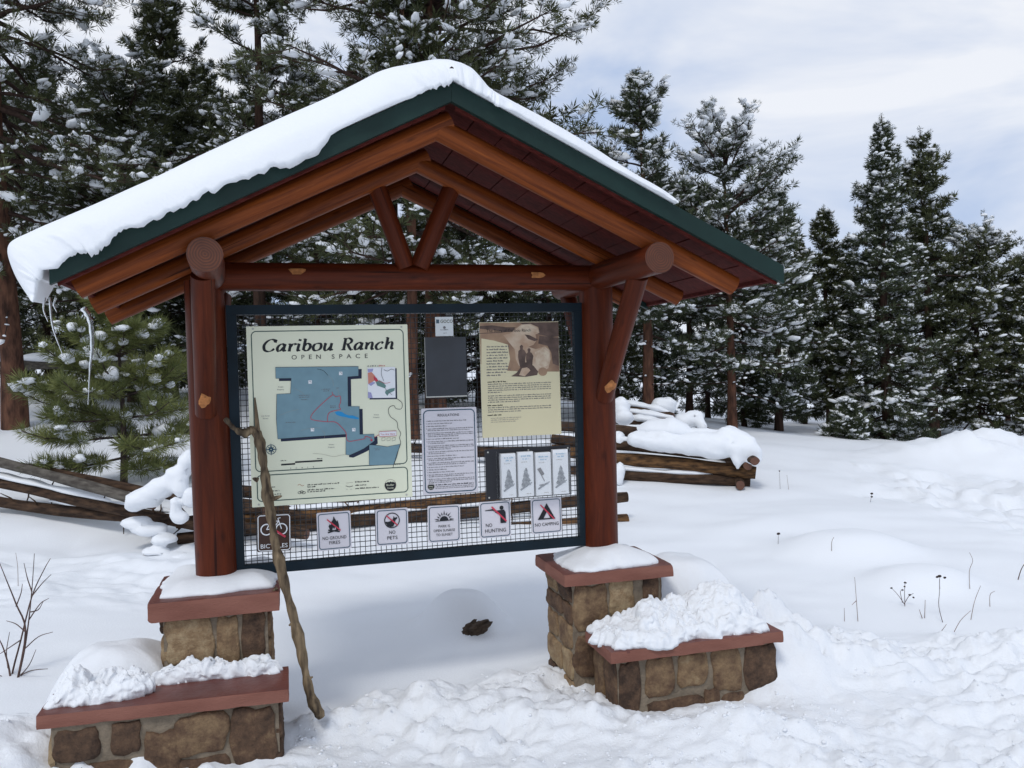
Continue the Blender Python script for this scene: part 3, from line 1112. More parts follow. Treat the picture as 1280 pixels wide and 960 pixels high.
# ------------------------------------------------------------------ roof snow
PAIR = [((60, 377), (36, 377)), ((52, 352), (10, 340)), ((66, 348), (1, 303)), ((100, 332), (30, 283)), ((150, 308), (96, 256)),
        ((250, 260), (208, 205)), ((350, 214), (310, 155)), ((450, 167), (410, 112)), ((520, 132), (478, 80)), ((545, 117), (515, 71)),
        ((562, 111), (545, 67)), ((577, 113), (570, 69)), ((592, 121), (592, 79)), ((611, 133), (612, 103)), ((622, 138), (622, 109)),
        ((652, 154), (650, 124)), ((720, 192), (722, 163)), ((790, 230), (795, 213)), ((830, 252), (832, 236)), ((846, 260), (844, 249))]
lo = catmull([K(*a, -.87) for a, b in PAIR], 26)
up = catmull([K(*b, -.82) for a, b in PAIR], 26)
lo, up = np.array(lo), np.array(up)
zl = np.array([zt(q) for q in lo[:, 0]]) + .004
kk_ = np.arange(len(lo)) / 26.0
w_ = sstep(1.6, 3.0, kk_)
lo[:, 1] = lo[:, 1] * (1 - w_) + zl * w_
lo[:, 0] = np.where(kk_ < 2.2, np.minimum(lo[:, 0], -.548 - .012 * (2.2 - kk_)), lo[:, 0])
lipk = .55 + .9 * sstep(.52, .38, lo[:, 0]) - .45 * sstep(.40, .55, lo[:, 0]) * sstep(.85, .7, lo[:, 0]) + .25 * np.exp(-((lo[:, 0] - .93) / .1) ** 2) - .5 * sstep(1.12, 1.2, lo[:, 0])
nc = len(lo)
RVB = .66
vv = np.concatenate([-.885 + .17 * (1 - np.cos(np.linspace(0, np.pi / 2, 14))), np.linspace(-.69, .48, 30), RVB - .17 * (1 - np.cos(np.linspace(np.pi / 2, 0, 12)))])
Lx = np.linspace(0, 1, nc)
rows = []
for n_, v in enumerate(vv):
    dfr, dbk = v + .885, RVB - v
    pr = 1.0
    if dfr < .15:
        pr = math.sqrt(max(0, 1 - (1 - dfr / .15) ** 2)) * .8 + .2 * min(1, dfr / .15)
    if dbk < .15:
        pr = min(pr, math.sqrt(max(0, 1 - (1 - dbk / .15) ** 2)))
    lf_ = float(sstep(-.74, -.50, v))
    loz = lo.copy()
    loz[:, 1] = np.where(kk_ < 3.0, lo[:, 1] + np.clip(2.085 - lo[:, 1], 0, 1) * lf_, lo[:, 1])
    T = up - loz
    T[:, 1] = np.maximum(T[:, 1], .012)
    T[:, 0] *= 1 - .35 * lf_ * (kk_ < 4)
    wob = 1 + .05 * fbm(Lx * 5, np.full(nc, v * 1.5), 5, 3)
    top = loz + T * (pr * wob)[:, None]
    lip = 0.0
    if n_ < 3:
        lip = (.012 * fbm(Lx * 18, np.full(nc, .5), 8, 3) + .010 * fbm(Lx * 70, np.full(nc, 1.5), 9, 3) + .012 * np.abs(fbm(Lx * 150, np.full(nc, 3.5), 9, 2)) + .010) * (1 - n_ / 3)
        top[:, 1] -= (lip + .012 * (lo[:, 0] < .45) * (1 - n_ / 3)) * np.clip(lipk, .05, 1.5) * np.clip((lo[:, 0] + .5) / .1, 0.1, 1)
    vr = v - (.012 * fbm(Lx * 14, np.full(nc, v * 5), 10, 3) + (.004 * fbm(Lx * 80, np.full(nc, v * 40), 14, 2) if n_ < 6 else 0) if dfr < .2 else 0)
    rows.append(np.stack([top[:, 0], np.broadcast_to(vr, (nc,)), top[:, 1]], 1))
botf = np.stack([lo[:, 0], np.full(nc, -.845), lo[:, 1] + .004], 1)
botb = np.stack([lo[:, 0], np.full(nc, RVB - .03), loz[:, 1] + .004], 1)
botm = np.stack([lo[:, 0], np.full(nc, -.48), loz[:, 1] + .004], 1)
botn = np.stack([lo[:, 0], np.full(nc, -.74), lo[:, 1] + .004], 1)
loop = rows + [botb, botm, botn, botf]
vs = np.concatenate(loop)
nr_ = len(loop)
a, b = np.meshgrid(np.arange(nr_), np.arange(nc - 1), indexing='ij')
a2 = (a + 1) % nr_
q = np.stack([a * nc + b, a * nc + b + 1, a2 * nc + b + 1, a2 * nc + b], -1).reshape(-1, 4)
me = bpy.data.meshes.new('roof_snow')
fl = q.tolist() + [[k * nc for k in range(nr_)], [k * nc + nc - 1 for k in range(nr_)][::-1]]
me.from_pydata(vs.tolist(), [], fl)
me.polygons.foreach_set('use_smooth', [True] * len(me.polygons))
me.materials.append(M['snow'])
me.update()
import bmesh
bm = bmesh.new()
bm.from_mesh(me)
bmesh.ops.recalc_face_normals(bm, faces=bm.faces)
bm.to_mesh(me)
bm.free()
rs_ = link('roof_snow', me)
rs_.location = tuple(ORI)
rs_.rotation_euler = (0, 0, TH)
tag(rs_, 'deep smooth snow blanket curling over the eave of the kiosk roof', 'snow')


P_, T_ = None, None
cu_, cz_ = K(566, 90, -.86)
mbc = MB()
mbc.tube([(cu_ - .012, -.868, cz_ + .014), (cu_, -.866, cz_), (cu_ + .014, -.862, cz_ - .010)], [.006, .010, .005], 7, 0, rough=.4, seed=3)
oc = mbc.build('bark_chip', [M['bark_dark']])
oc.location = tuple(ORI)
oc.rotation_euler = (0, 0, TH)
tag(oc, 'tiny dark bark chip stuck in the snow at the roof peak', 'bark chip')

# ------------------------------------------------------------------ stone piers with benches
def stone_face(mb, org, ex, ez, en, cells, seed, gap=.006, relief=.013):
    """stones laid on a wall plane; cells are (x0,x1,z0,z1,tone) in metres along ex/ez"""
    r = random.Random(seed)
    org, ex, ez, en = map(lambda q: np.array(q, float), (org, ex, ez, en))
    for (x0, x1, z0, z1, tone) in cells:
        x0 += gap
        x1 -= gap
        z0 += gap
        z1 -= gap
        w, h = x1 - x0, z1 - z0
        n = 22
        base = []
        cr = r.uniform(.10, .24)
        ph = r.uniform(0, 9)
        for k in range(n):
            a = 2 * math.pi * k / n
            c, s = math.cos(a), math.sin(a)
            q = (abs(c) ** (1 / cr / .6) + abs(s) ** (1 / cr / .6)) ** (-cr * .6)
            jx = 1 + .07 * math.sin(2 * a + ph) + .05 * math.sin(5 * a + 2 * ph) + r.uniform(-.025, .025)
            base.append((c * q * jx, s * q * jx))
        rings = []
        for (k, d) in ((1.0, -.012), (1.0, relief * .35), (.95, relief * .72), (.82, relief * .95), (.5, relief * 1.08)):
            ring = []
            for (bx, bz) in base:
                px_ = (x0 + x1) / 2 + bx * k * w / 2
                pz = (z0 + z1) / 2 + bz * k * h / 2
                dd = d
                if d > 0:
                    dd += relief * .55 * float(fbm(px_ * 14 + seed, pz * 14, seed + 2, 3)) * min(1, d / relief)
                ring.append(org + ex * px_ + ez * pz + en * dd)
            rings.append(ring)
        v = [p for rg in rings for p in rg]
        cpt = org + ex * (x0 + x1) / 2 + ez * (z0 + z1) / 2 + en * relief * 1.1
        v.append(cpt)
        f = []
        for a in range(len(rings) - 1):
            for k in range(n):
                k2 = (k + 1) % n
                f.append((a * n + k, a * n + k2, (a + 1) * n + k2, (a + 1) * n + k))
        for k in range(n):
            f.append(((len(rings) - 1) * n + k, (len(rings) - 1) * n + (k + 1) % n, len(v) - 1))
        if np.cross(ex, ez) @ en < 0:
            f = [t[::-1] for t in f]
        mb.add(v, f, 1, True, tone=tone)


def auto_cells(w, z0, z1, seed, mean=.14):
    r = random.Random(seed)
    out = []
    z = z0
    while z < z1 - .03:
        h = min(r.uniform(.09, .17), z1 - z)
        if z1 - z - h < .06:
            h = z1 - z
        x = 0
        while x < w - .02:
            ww = r.uniform(.7, 1.5) * mean
            if w - x - ww < .07:
                ww = w - x
            out.append((x, x + ww, z, z + h, r.uniform(.1, .9)))
            x += ww
        z += h
    return out


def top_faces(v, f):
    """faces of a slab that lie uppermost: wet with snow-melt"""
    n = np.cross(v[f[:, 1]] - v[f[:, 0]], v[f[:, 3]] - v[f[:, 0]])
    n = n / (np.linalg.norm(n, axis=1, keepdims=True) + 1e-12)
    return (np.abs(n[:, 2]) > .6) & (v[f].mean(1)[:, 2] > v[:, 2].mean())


def pier(label, pu0, pu1, pv0, pv1, cap_z, cap_t, bu0, bu1, bv0, bench_z, front_p, front_b, side_cells, seed, skew):
    """stone pillar with a sandstone cap and a low stone bench built against its front"""
    c = ((pu0 + pu1) / 2, (pv0 + pv1) / 2)
    e = empty('stone_pier', W(c[0], c[1], -.1), TH, label, 'stone pier', 'stone piers carrying the kiosk posts')
    o = np.array([c[0], c[1], -.1])

    def loc(p):
        return np.asarray(p, float) - o

    mb = MB()
    mb.box(pu0 - o[0], pu1 - o[0], pv0 - o[1], pv1 - o[1], 0, cap_z - cap_t - .002 + .1, 0)
    stone_face(mb, loc((pu0, pv0, 0)), (1, 0, 0), (0, 0, 1), (0, -1, 0), front_p, seed)
    stone_face(mb, loc((pu0, pv1, 0)), (0, -1, 0), (0, 0, 1), (-1, 0, 0), auto_cells(pv1 - pv0, .0, cap_z - cap_t, seed + 1, .22), seed + 1)
    stone_face(mb, loc((pu1, pv0, 0)), (0, 1, 0), (0, 0, 1), (1, 0, 0), auto_cells(pv1 - pv0, .0, cap_z - cap_t, seed + 2), seed + 2)
    stone_face(mb, loc((pu1, pv1, 0)), (-1, 0, 0), (0, 0, 1), (0, 1, 0), auto_cells(pu1 - pu0, .0, cap_z - cap_t, seed + 3), seed + 3)
    mb.build('pillar', [M['mortar'], M['stone']], e)
    v, f = rough_box(pu0 - .055 - o[0], pu1 + .055 - o[0], pv0 - .045 - o[1], pv1 + .045 - o[1], cap_z - cap_t + .1, cap_z + .1, .016, .004, .0018, seed)
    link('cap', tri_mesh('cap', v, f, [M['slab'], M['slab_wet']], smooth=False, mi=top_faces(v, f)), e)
    # bench
    b0, b1, d0, d1 = bu0 + .05, bu1 - .045, bv0 + .05, pv0 - .03
    st = .055
    mb = MB()
    mb.box(b0 - o[0], b1 - o[0], d0 - o[1], d1 - o[1], 0, bench_z - st + .098, 0)
    stone_face(mb, loc((b0, d0, 0)), (1, 0, 0), (0, 0, 1), (0, -1, 0), front_b, seed + 4)
    stone_face(mb, loc((b0, d1, 0)), (0, -1, 0), (0, 0, 1), (-1, 0, 0), side_cells, seed + 5)
    stone_face(mb, loc((b1, d0, 0)), (0, 1, 0), (0, 0, 1), (1, 0, 0), auto_cells(d1 - d0, 0, bench_z - st, seed + 6, .16), seed + 6)
    mb.build('bench_base', [M['mortar'], M['stone']], e)
    v, f = rough_box(bu0 - o[0], bu1 - o[0], bv0 - o[1], pv0 - .012 - .03 - o[1], bench_z - st + .1, bench_z + .1, .016, .004, .0018, seed + 7)
    v[:, 1] += skew * (v[:, 0] - (bu1 - o[0])) * np.clip((pv0 - .05 - o[1] - v[:, 1]) / .28, 0, 1)
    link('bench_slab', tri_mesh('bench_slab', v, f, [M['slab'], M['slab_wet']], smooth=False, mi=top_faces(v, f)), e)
    return e


LPF = [(0, .215, .40, .615, .72), (.215, .315, .37, .615, .60), (.315, .43, .40, .615, .22), (0, .2, .1, .40, .4), (.2, .43, .1, .38, .3)]
LBF = [(.005, .175, .155, .30, .18), (.205, .33, .165, .30, .16), (.33, .47, .05, .25, .34), (.44, .66, .12, .30, .42), (.66, .845, .03, .30, .22),
       (0, .12, .02, .15, .22), (.12, .32, .04, .155, .36), (.45, .66, .0, .12, .3)]
pier('stone pier whose bench slab is swept half bare of snow', -.285, .15, -.235, .20, .70, .085, -.715, .235, -.565, .365, LPF, LBF,
     auto_cells(.25, 0, .31, 5, .2), 100, -.045)
RPF = [(0, .185, .33, .585, .50), (.185, .335, .40, .585, .80), (.365, .47, .36, .585, .2), (0, .25, .1, .33, .3), (.25, .47, .1, .36, .4)]
RBF = [(0, .115, .02, .305, .14), (.135, .285, .10, .305, .48), (.30, .46, .13, .305, .58), (.475, .645, .09, .305, .50), (.65, .83, .06, .305, .2),
       (.14, .43, .0, .10, .22), (.43, .52, .0, .12, .4), (.52, .65, .0, .085, .28)]
RBS = [(0, .15, .03, .305, .42), (.15, .30, .0, .305, .22)]
pier('stone pier whose bench slab is buried under lumpy snow', 1.60, 2.075, -.22, .19, .647, .062, 1.645, 2.535, -.60, .362, RPF, RBF, RBS, 200, .0)

o = heap_obj('cap_snow', None, W(-.062, .045, .698), TH, rx=.262, ry=.265, h=.055, seed=5, edge=.05, p=2.6,
             top=lambda x, y: .045 + .02 * sstep(0, .2, x) + .02 * np.exp(-(x ** 2 + y ** 2) / .03))
tag(o, 'smooth snow cushion around the post foot behind the walking stick', 'snow')
o = heap_obj('cap_snow', None, W(1.85, -.005, .645), TH, rx=.255, ry=.235, h=.06, seed=9, edge=.10, p=2.6, drip=.04,
             top=lambda x, y: .05 + .05 * np.exp(-(x ** 2 + y ** 2) / .025) + .02 * sstep(0, -.2, y))
tag(o, 'snow cushion dripping over the pier cap beside the no-camping sign', 'snow')
# bench snow, piled towards the back
o = heap_obj('bench_snow', None, W(-.50, -.36, .363), TH, rx=.185, ry=.105, h=.10, seed=15, edge=.16, lump=.055, ls=12, p=4.5, nr=90, na=320,
             top=lambda x, y: .085 + .05 * fbm(x * 7, y * 7, 4, 2))
tag(o, 'broken snow chunks on the end of the bare red bench slab', 'snow')
o = heap_obj('bench_snow', None, W(-.06, -.305, .363), TH - .03, rx=.275, ry=.045, h=.06, seed=17, edge=.16, lump=.035, ls=16, p=4, nr=60, na=320,
             top=lambda x, y: .05 - .05 * (x - .05))
tag(o, 'thin strip of snow along the pillar foot above the bare bench slab', 'snow')
o = heap_obj('bench_snow', None, W(2.075, -.425, .36), TH, rx=.43, ry=.165, h=.12, seed=23, edge=.12, lump=.05, ls=9, p=4.5, nr=110, na=440, drip=.012,
             top=lambda x, y: (.07 + .07 * sstep(-.12, .12, y) * sstep(-.35, .1, x) + .075 * np.exp(-((x - .26) / .16) ** 2) * sstep(-.15, .05, y)) * (1 + .16 * fbm(x * 6, y * 6, 7, 3)))
tag(o, 'lumpy snow loaf covering the whole stone bench', 'snow')
# snow-buried mounds behind the benches
c = W(-.50, -.02, 0)
o = heap_obj('snow_mound', None, (c[0], c[1], .05), TH, rx=.32, ry=.28, h=.43, seed=31, edge=.05, p=2.6, square=.5, dist=.02)
tag(o, 'smooth rounded snow mound behind the swept stone bench', 'snow mound')
c = W(2.33, .08, 0)
o = heap_obj('snow_mound', None, (c[0], c[1], .05), TH, rx=.34, ry=.3, h=.56, seed=37, edge=.05, p=2.8, square=.5, dist=.02)
tag(o, 'smooth rounded snow mound behind the snow-buried stone bench', 'snow mound')

# ------------------------------------------------------------------ signs on the wire
SV = -.022  # sign backs lie on the wire


def sign(name, label, cat, x0, x1, z0, z1, group=None, tilt=0.0, v=SV):
    """empty at the sign's lower centre; local x right, z up, face towards -y"""
    c = W((x0 + x1) / 2, v, z0)
    e = empty(name, c, TH, label, cat, group)
    e.rotation_euler = (0, tilt, TH)
    return e, x1 - x0, z1 - z0, ((x0 + x1) / 2, z0)


def board(e, w, h, m, edge=None, t=.004, r=.006):
    mb = MB()
    p = rrect(-w / 2, w / 2, 0, h, r, 4)
    n = len(p)
    mb.add([(a, -t, b) for a, b in p] + [(a, .002, b) for a, b in p], [list(range(n))[::-1] if False else list(range(n))], 0)
    mb.add([(a, -t, b) for a, b in p] + [(a, .002, b) for a, b in p],
           [(k, n + k, n + (k + 1) % n, (k + 1) % n) for k in range(n)] + [list(range(n, 2 * n))[::-1]], 1)
    return mb.build('board', [m, edge or M['sign_edge']], e)


def frame_line(mb, w, h, ins, th, r, y, mi=0):
    mb.line(rrect(-w / 2 + ins, w / 2 - ins, ins, h - ins, r, 6), th, y, mi, True)


Y1, Y2, Y3, Y4 = -.0052, -.0060, -.0068, -.0076

# --- trail map
SX0, SX1, SZ0, SZ1 = .092, .848, 1.046, 1.895
e, w, h, og = sign('map_sign', 'large cream trail-map sign with a dark slanted title', 'sign', SX0, SX1, SZ0, SZ1, v=-.026)
board(e, w, h, M['sign_cream'], r=.004)


def S(cx, cy):  # sighted point on the sign -> sign coordinates
    a, b = K(280 + cx / 3.4286, 360 + cy / 3.4286, -.03)
    return (a - og[0], b - og[1])


mb = MB()
mb.line(rrect(-w / 2 + .022, w / 2 - .022, .166, h - .024, .022, 6), .0042, Y1, 0, True)
mb.line(rrect(-w / 2 + .026, w / 2 - .022, .026, .148, .02, 6), .0042, Y1, 0, True)
mb.build('border', [M['border_green']], e)
# slanted title, pen strokes with thick stems and thin joins
GL = {
    'C': (1.42, [[(1.22, 1.28), (1.05, 1.55), (.72, 1.62), (.36, 1.35), (.14, .82), (.28, .22), (.66, .0), (1.0, .1), (1.22, .36)], [(1.24, 1.62), (1.2, 1.2)]]),
    'a': (1.08, [[(.78, .8), (.52, 1.0), (.22, .76), (.12, .36), (.28, .02), (.54, .18), (.78, .62)], [(.82, 1.0), (.78, .2), (.88, .03), (1.04, .14)]]),
    'r': (.86, [[(.06, .94), (.3, 1.0)], [(.3, 1.0), (.3, .02)], [(.32, .55), (.5, .92), (.74, .98), (.82, .82)], [(.14, .03), (.46, .03)]]),
    'i': (.60, [[(.06, .94), (.3, 1.0)], [(.3, 1.0), (.28, .15), (.38, .02), (.54, .12)], [(.31, 1.62), (.31, 1.36)]]),
    'b': (1.10, [[(.04, 1.6), (.26, 1.66)], [(.26, 1.66), (.26, .08)], [(.28, .68), (.52, 1.0), (.84, .82), (.9, .42), (.66, .02), (.28, .1)]]),
    'o': (1.10, [[(.52, 1.0), (.22, .84), (.12, .45), (.26, .08), (.54, 0), (.84, .2), (.92, .58), (.8, .92), (.52, 1.0)]]),
    'u': (1.14, [[(.04, .94), (.24, 1.0)], [(.24, 1.0), (.2, .3), (.36, .0), (.6, .12), (.82, .5)], [(.86, 1.0), (.84, .18), (.94, .02), (1.1, .14)]]),
    'R': (1.36, [[(.1, 1.6), (.36, 1.6)], [(.34, 1.62), (.34, .02)], [(.34, 1.58), (.7, 1.62), (1.02, 1.3), (.86, .92), (.36, .82)], [(.66, .84), (.86, .4), (1.12, .02), (1.34, .06)], [(.12, .03), (.56, .03)]]),
    'n': (1.14, [[(.04, .94), (.26, 1.0)], [(.26, 1.0), (.26, .02)], [(.28, .55), (.48, .9), (.7, 1.0), (.84, .78), (.84, .2), (.94, .02), (1.08, .12)]]),
    'c': (.98, [[(.82, .8), (.66, 1.0), (.4, .92), (.14, .5), (.26, .08), (.54, .0), (.84, .24)]]),
    'h': (1.14, [[(.04, 1.6), (.26, 1.66)], [(.26, 1.66), (.26, .02)], [(.28, .55), (.48, .9), (.7, 1.0), (.84, .78), (.84, .2), (.94, .02), (1.08, .12)]]),
    ' ': (.75, []),
}


def pen_text(mb, txt, x0, x1, z0, xh, shear, y, mi=0, heavy=.40, thin=.11):
    tot = sum(GL[c][0] for c in txt)
    sx = (x1 - x0 - 1.0 * xh * shear) / tot
    x = 0
    st = 0
    for c in txt:
        adv, strokes = GL[c]
        for s_ in strokes:
            pts = catmull(s_, 7) if len(s_) > 2 else lerp_pts(s_[0], s_[1], 3)
            wd = []
            for i in range(len(pts)):
                a, b = pts[max(0, i - 1)], pts[min(len(pts) - 1, i + 1)]
                t = np.array(b) - np.array(a)
                t = t / (np.linalg.norm(t) + 1e-9)
                wd.append((thin + (heavy - thin) * abs(t[1] * .94 - t[0] * .25) ** 1.3) * xh)
            P = [(x0 + (x + p[0]) * sx + p[1] * xh * shear, z0 + p[1] * xh) for p in pts]
            mb.line(P, wd, y - st * .00006, mi)
            st = (st + 1) % 5
        x += adv


mb = MB()
a = S(160, 270)
b = S(735, 264)
pen_text(mb, 'Caribou Ranch', a[0], b[0], (a[1] + b[1]) / 2, .0345, .24, Y1)
mb.build('title_lettering', [M['ink']], e)
mb = MB()
a, b = S(290, 306), S(415, 304)
put_text(mb, 'O  P  E  N', (a[0] + b[0]) / 2, (a[1] + b[1]) / 2, b[0] - a[0], .021, Y1)
a, b = S(462, 303), S(616, 300)
put_text(mb, 'S  P  A  C  E', (a[0] + b[0]) / 2, (a[1] + b[1]) / 2, b[0] - a[0], .021, Y1)
mb.build('subtitle_lettering', [M['ink']], e)
PARK = [(220, 340), (576, 336), (576, 377), (530, 380), (532, 507), (580, 507), (582, 627), (643, 626), (645, 655), (600, 688), (575, 700), (540, 716),
        (522, 714), (522, 627), (230, 647), (224, 560), (226, 455), (285, 452), (288, 387), (222, 388)]
PAR2 = [(622, 672), (655, 674), (700, 680), (754, 669), (740, 725), (728, 757), (622, 760)]
mb = MB()
mb.poly([S(x + 14, y + 11) for x, y in PARK], Y1, 1)
mb.poly([S(*p) for p in PARK], Y2, 0)
mb.poly([S(*p) for p in PAR2], Y2 - .0003, 0)
mb.build('park_area', [M['map_blue'], M['navy']], e)
mb = MB()
mb.line([S(*p) for p in PARK], .0016, Y3, 0, True)
mb.line([S(*p) for p in PAR2], .0016, Y3, 0, True)
mb.line([S(*p) for p in catmull([(738, 472), (762, 492), (760, 517), (737, 517), (728, 504), (710, 510), (704, 528), (714, 552), (740, 572), (745, 600), (757, 622), (752, 642), (757, 664), (745, 700), (729, 750), (724, 770)], 4)], .0022, Y3, 0)
mb.line([S(*p) for p in catmull([(398, 347), (425, 354), (446, 375)], 4)], .0018, Y3, 0)
mb.line([S(*p) for p in catmull([(380, 709), (420, 712), (470, 722), (500, 716), (522, 714)], 4)], .0012, Y3, 1)
for (x0, y0, x1, y1) in ((446, 375, 470, 420), (240, 545, 320, 520), (330, 610, 420, 600), (420, 610, 430, 645), (300, 430, 350, 470), (480, 430, 490, 460)):
    mb.line([S(*p) for p in catmull([(x0, y0), ((x0 + x1) / 2 + 6, (y0 + y1) / 2 - 5), (x1, y1)], 5)], .0008, Y3, 1)
mb.build('map_lines', [M['ink'], M['ink_faint']], e)
mb = MB()
mb.line([S(*p) for p in catmull([(467, 457), (440, 478), (400, 515), (376, 543), (373, 560), (390, 567), (440, 573), (478, 575), (505, 598), (522, 620), (530, 655), (570, 652), (603, 645), (605, 635), (632, 643)], 5)], .0026, Y4, 0)
mb.line([S(*p) for p in catmull([(467, 457), (480, 466), (497, 463), (500, 485), (493, 508), (499, 520), (468, 527), (447, 540), (443, 573)], 5)], .0026, Y4, 0)
mb.line([S(*p) for p in catmull([(467, 457), (462, 445)], 3)], .0022, Y4, 0)
mb.line([S(645, 640), S(666, 628)], .0022, Y4, 0)
c = S(632, 652)
mb.poly(circ(c[0], c[1], .006, 5), Y4, 0)
mb.build('trail_lines', [M['ink_red']], e)
mb = MB()
mb.poly([S(*p) for p in [(474, 533), (488, 528), (505, 531), (520, 541), (535, 546), (552, 546), (577, 556), (577, 563), (555, 560), (538, 558), (520, 553), (500, 550), (482, 543)]], Y3, 0)
mb.build('lake', [M['lake']], e)
mb = MB()
mb.poly([S(665, 616), S(738, 612), S(739, 633), S(666, 637)], Y4, 0)
mb.line([S(665, 616), S(738, 612), S(739, 633), S(666, 637)], .0022, Y4 - .0008, 1, True)
a, b = S(670, 631), S(733, 628)
put_text(mb, 'You Are Here', (a[0] + b[0]) / 2, (a[1] + b[1]) / 2, b[0] - a[0], .0085, Y4 - .0008, 1)
for k in range(3):
    mb.line([S(676 + k * 22, 643), S(690 + k * 22, 640), S(690 + k * 22, 652), S(676 + k * 22, 655)], .0014, Y4, 2, True)
mb.build('location_tag', [M['paper'], M['ink_red'], M['ink']], e)
mb = MB()
for n_, (t1, t2, x, y) in enumerate((('Private', 'Property', 243, 424), ('Private', 'Property', 653, 543), ('Private', 'Property', 460, 671), ('U.S. Forest', 'Service', 178, 548))):
    p = S(x, y)
    q = S(x, y + 11)
    put_text(mb, t1, p[0], p[1] - .003, None, .006, Y1)
    put_text(mb, t2, q[0], q[1] - .003, None, .006, Y1)
for k, (x, y, n_) in enumerate(((320, 462, 50), (322, 470, 48), (330, 480, 30), (418, 436, 38), (425, 443, 26), (265, 578, 42), (455, 507, 26), (455, 514, 24), (482, 430, 10), (645, 688, 26), (648, 695, 20), (732, 758, 26))):
    a, b = S(x, y), S(x + n_, y - n_ * .01)
    greek(mb, a[0], b[0], a[1], .0042, Y3, 0, 40 + k)
mb.build('place_names', [M['ink_soft']], e)
mb = MB()
for (x, y) in ((500, 366), (369, 403), (379, 607), (556, 607)):
    c = S(x, y)
    mb.poly([(c[0] - .008, c[1] - .008), (c[0] + .008, c[1] - .008), (c[0] + .008, c[1] + .008), (c[0] - .008, c[1] + .008)], Y3, 0)
    mb.line([(c[0] - .005, c[1] + .003), (c[0] + .003, c[1] + .004), (c[0] + .004, c[1] - .004)], .002, Y4, 1)
mb.build('parking_marks', [M['paper'], M['ink_soft']], e)
# inset locator map
mb = MB()
mb.poly([S(x + 7, y + 6) for x, y in ((614, 341), (733, 338), (735, 470), (617, 472))], Y1, 1)
mb.poly([S(x, y) for x, y in ((614, 341), (733, 338), (735, 470), (617, 472))], Y2, 0)
for col, pts in ((2, [(615, 348), (640, 346), (636, 358), (618, 362)]), (3, [(616, 364), (632, 360), (648, 378), (652, 392), (636, 402), (618, 412)]), (2, [(618, 412), (636, 402), (648, 406), (630, 420)]),
                 (2, [(617, 445), (630, 448), (637, 471), (617, 472)]), (4, [(650, 402), (666, 396), (682, 404), (694, 420), (690, 430), (672, 424), (656, 418)]), (4, [(692, 440), (710, 432), (732, 428), (730, 440), (706, 452), (700, 462), (690, 450)]),
                 (5, [(640, 378), (652, 384), (662, 398), (650, 402), (642, 392)])):
    mb.poly([S(*p) for p in pts], Y3 - .0003 * col, col)
for col, pts in ((1, [(676, 341), (674, 370), (684, 398)]), (1, [(684, 350), (700, 356), (716, 348), (730, 352)]), (5, [(662, 398), (690, 408), (712, 404)]), (6, [(690, 430), (702, 444), (720, 458)])):
    mb.line([S(*p) for p in catmull(pts, 4)], .0018, Y4 - .0012, col)
a, b = S(613, 337), S(690, 335)
greek(mb, a[0], b[0] - .03, a[1], .0058, Y1, 6, 3)
greek(mb, b[0] - .03, b[0], b[1], .0058, Y1, 5, 4)
mb.build('locator_map', [M['paper'], M['navy'], M['lavender'], M['salmon'], M['map_green'], M['ink_red'], M['ink_soft']], e)
# compass rose
mb = MB()
c = S(202, 692)
mb.line(circ(c[0], c[1], .022), .003, Y1, 0, True)
for k in range(8):
    an = math.pi / 4 * k
    r1 = .030 if k % 2 == 0 else .02
    t = np.array([math.cos(an), math.sin(an)])
    n_ = np.array([-t[1], t[0]])
    mb.poly([tuple(np.array(c) + t * r1), tuple(np.array(c) + n_ * .0045 + t * .003), tuple(np.array(c) - n_ * .0045 + t * .003)], Y2 - .0001 * k, 0)
mb.build('compass_rose', [M['border_blue']], e)
mb = MB()
mb.poly([S(245, 754), S(305, 750), S(305, 757), S(245, 761)], Y1)
mb.poly([S(305, 743), S(422, 736), S(422, 743), S(305, 750)], Y1)
for k, ch in enumerate('SCALE'):
    p = S(286 + k * 24.5, 776 - k * 1.7)
    put_text(mb, ch, p[0], p[1], None, .0068, Y1)
a, b = S(243, 742), S(270, 740)
greek(mb, a[0], b[0], a[1], .005, Y1, 0, 5)
a, b = S(398, 733), S(422, 732)
greek(mb, a[0], b[0], a[1], .005, Y1, 0, 6)
mb.build('scale_bar', [M['ink']], e)
mb = MB()
for k, (x, y, n_) in enumerate(((190, 856, 32), (190, 873, 48), (190, 888, 56), (358, 846, 136), (358, 855, 34), (358, 868, 118), (358, 876, 76), (562, 834, 60), (562, 848, 48), (562, 862, 104))):
    a, b = S(x, y), S(x + n_, y - n_ * .07)
    greek(mb, a[0], b[0], a[1], .0062, Y1, 0, 60 + k, rise=-.0)
mb.line([S(*p) for p in catmull([(316, 846), (325, 841), (334, 848), (343, 845)], 4)], .002, Y1, 1)
mb.line([S(*p) for p in ((522, 836), (552, 833))], .0014, Y1, 2)
mb.line([S(*p) for p in catmull([(522, 848), (536, 852), (552, 848)], 4)], .0026, Y1, 0)
mb.line([S(*p) for p in ((522, 862), (530, 863))], .0014, Y1, 2)
mb.line([S(*p) for p in ((540, 862), (549, 862))], .0014, Y1, 2)
for k in range(3):
    c = S(324 + k * 9, 877 - (k % 2) * 3)
    mb.line(circ(c[0], c[1], .0055, 10, 1.4), .0022, Y1 - .0002 * k, 0, True)
mb.build('legend', [M['ink'], M['ink_rust'], M['ink_faint']], e)


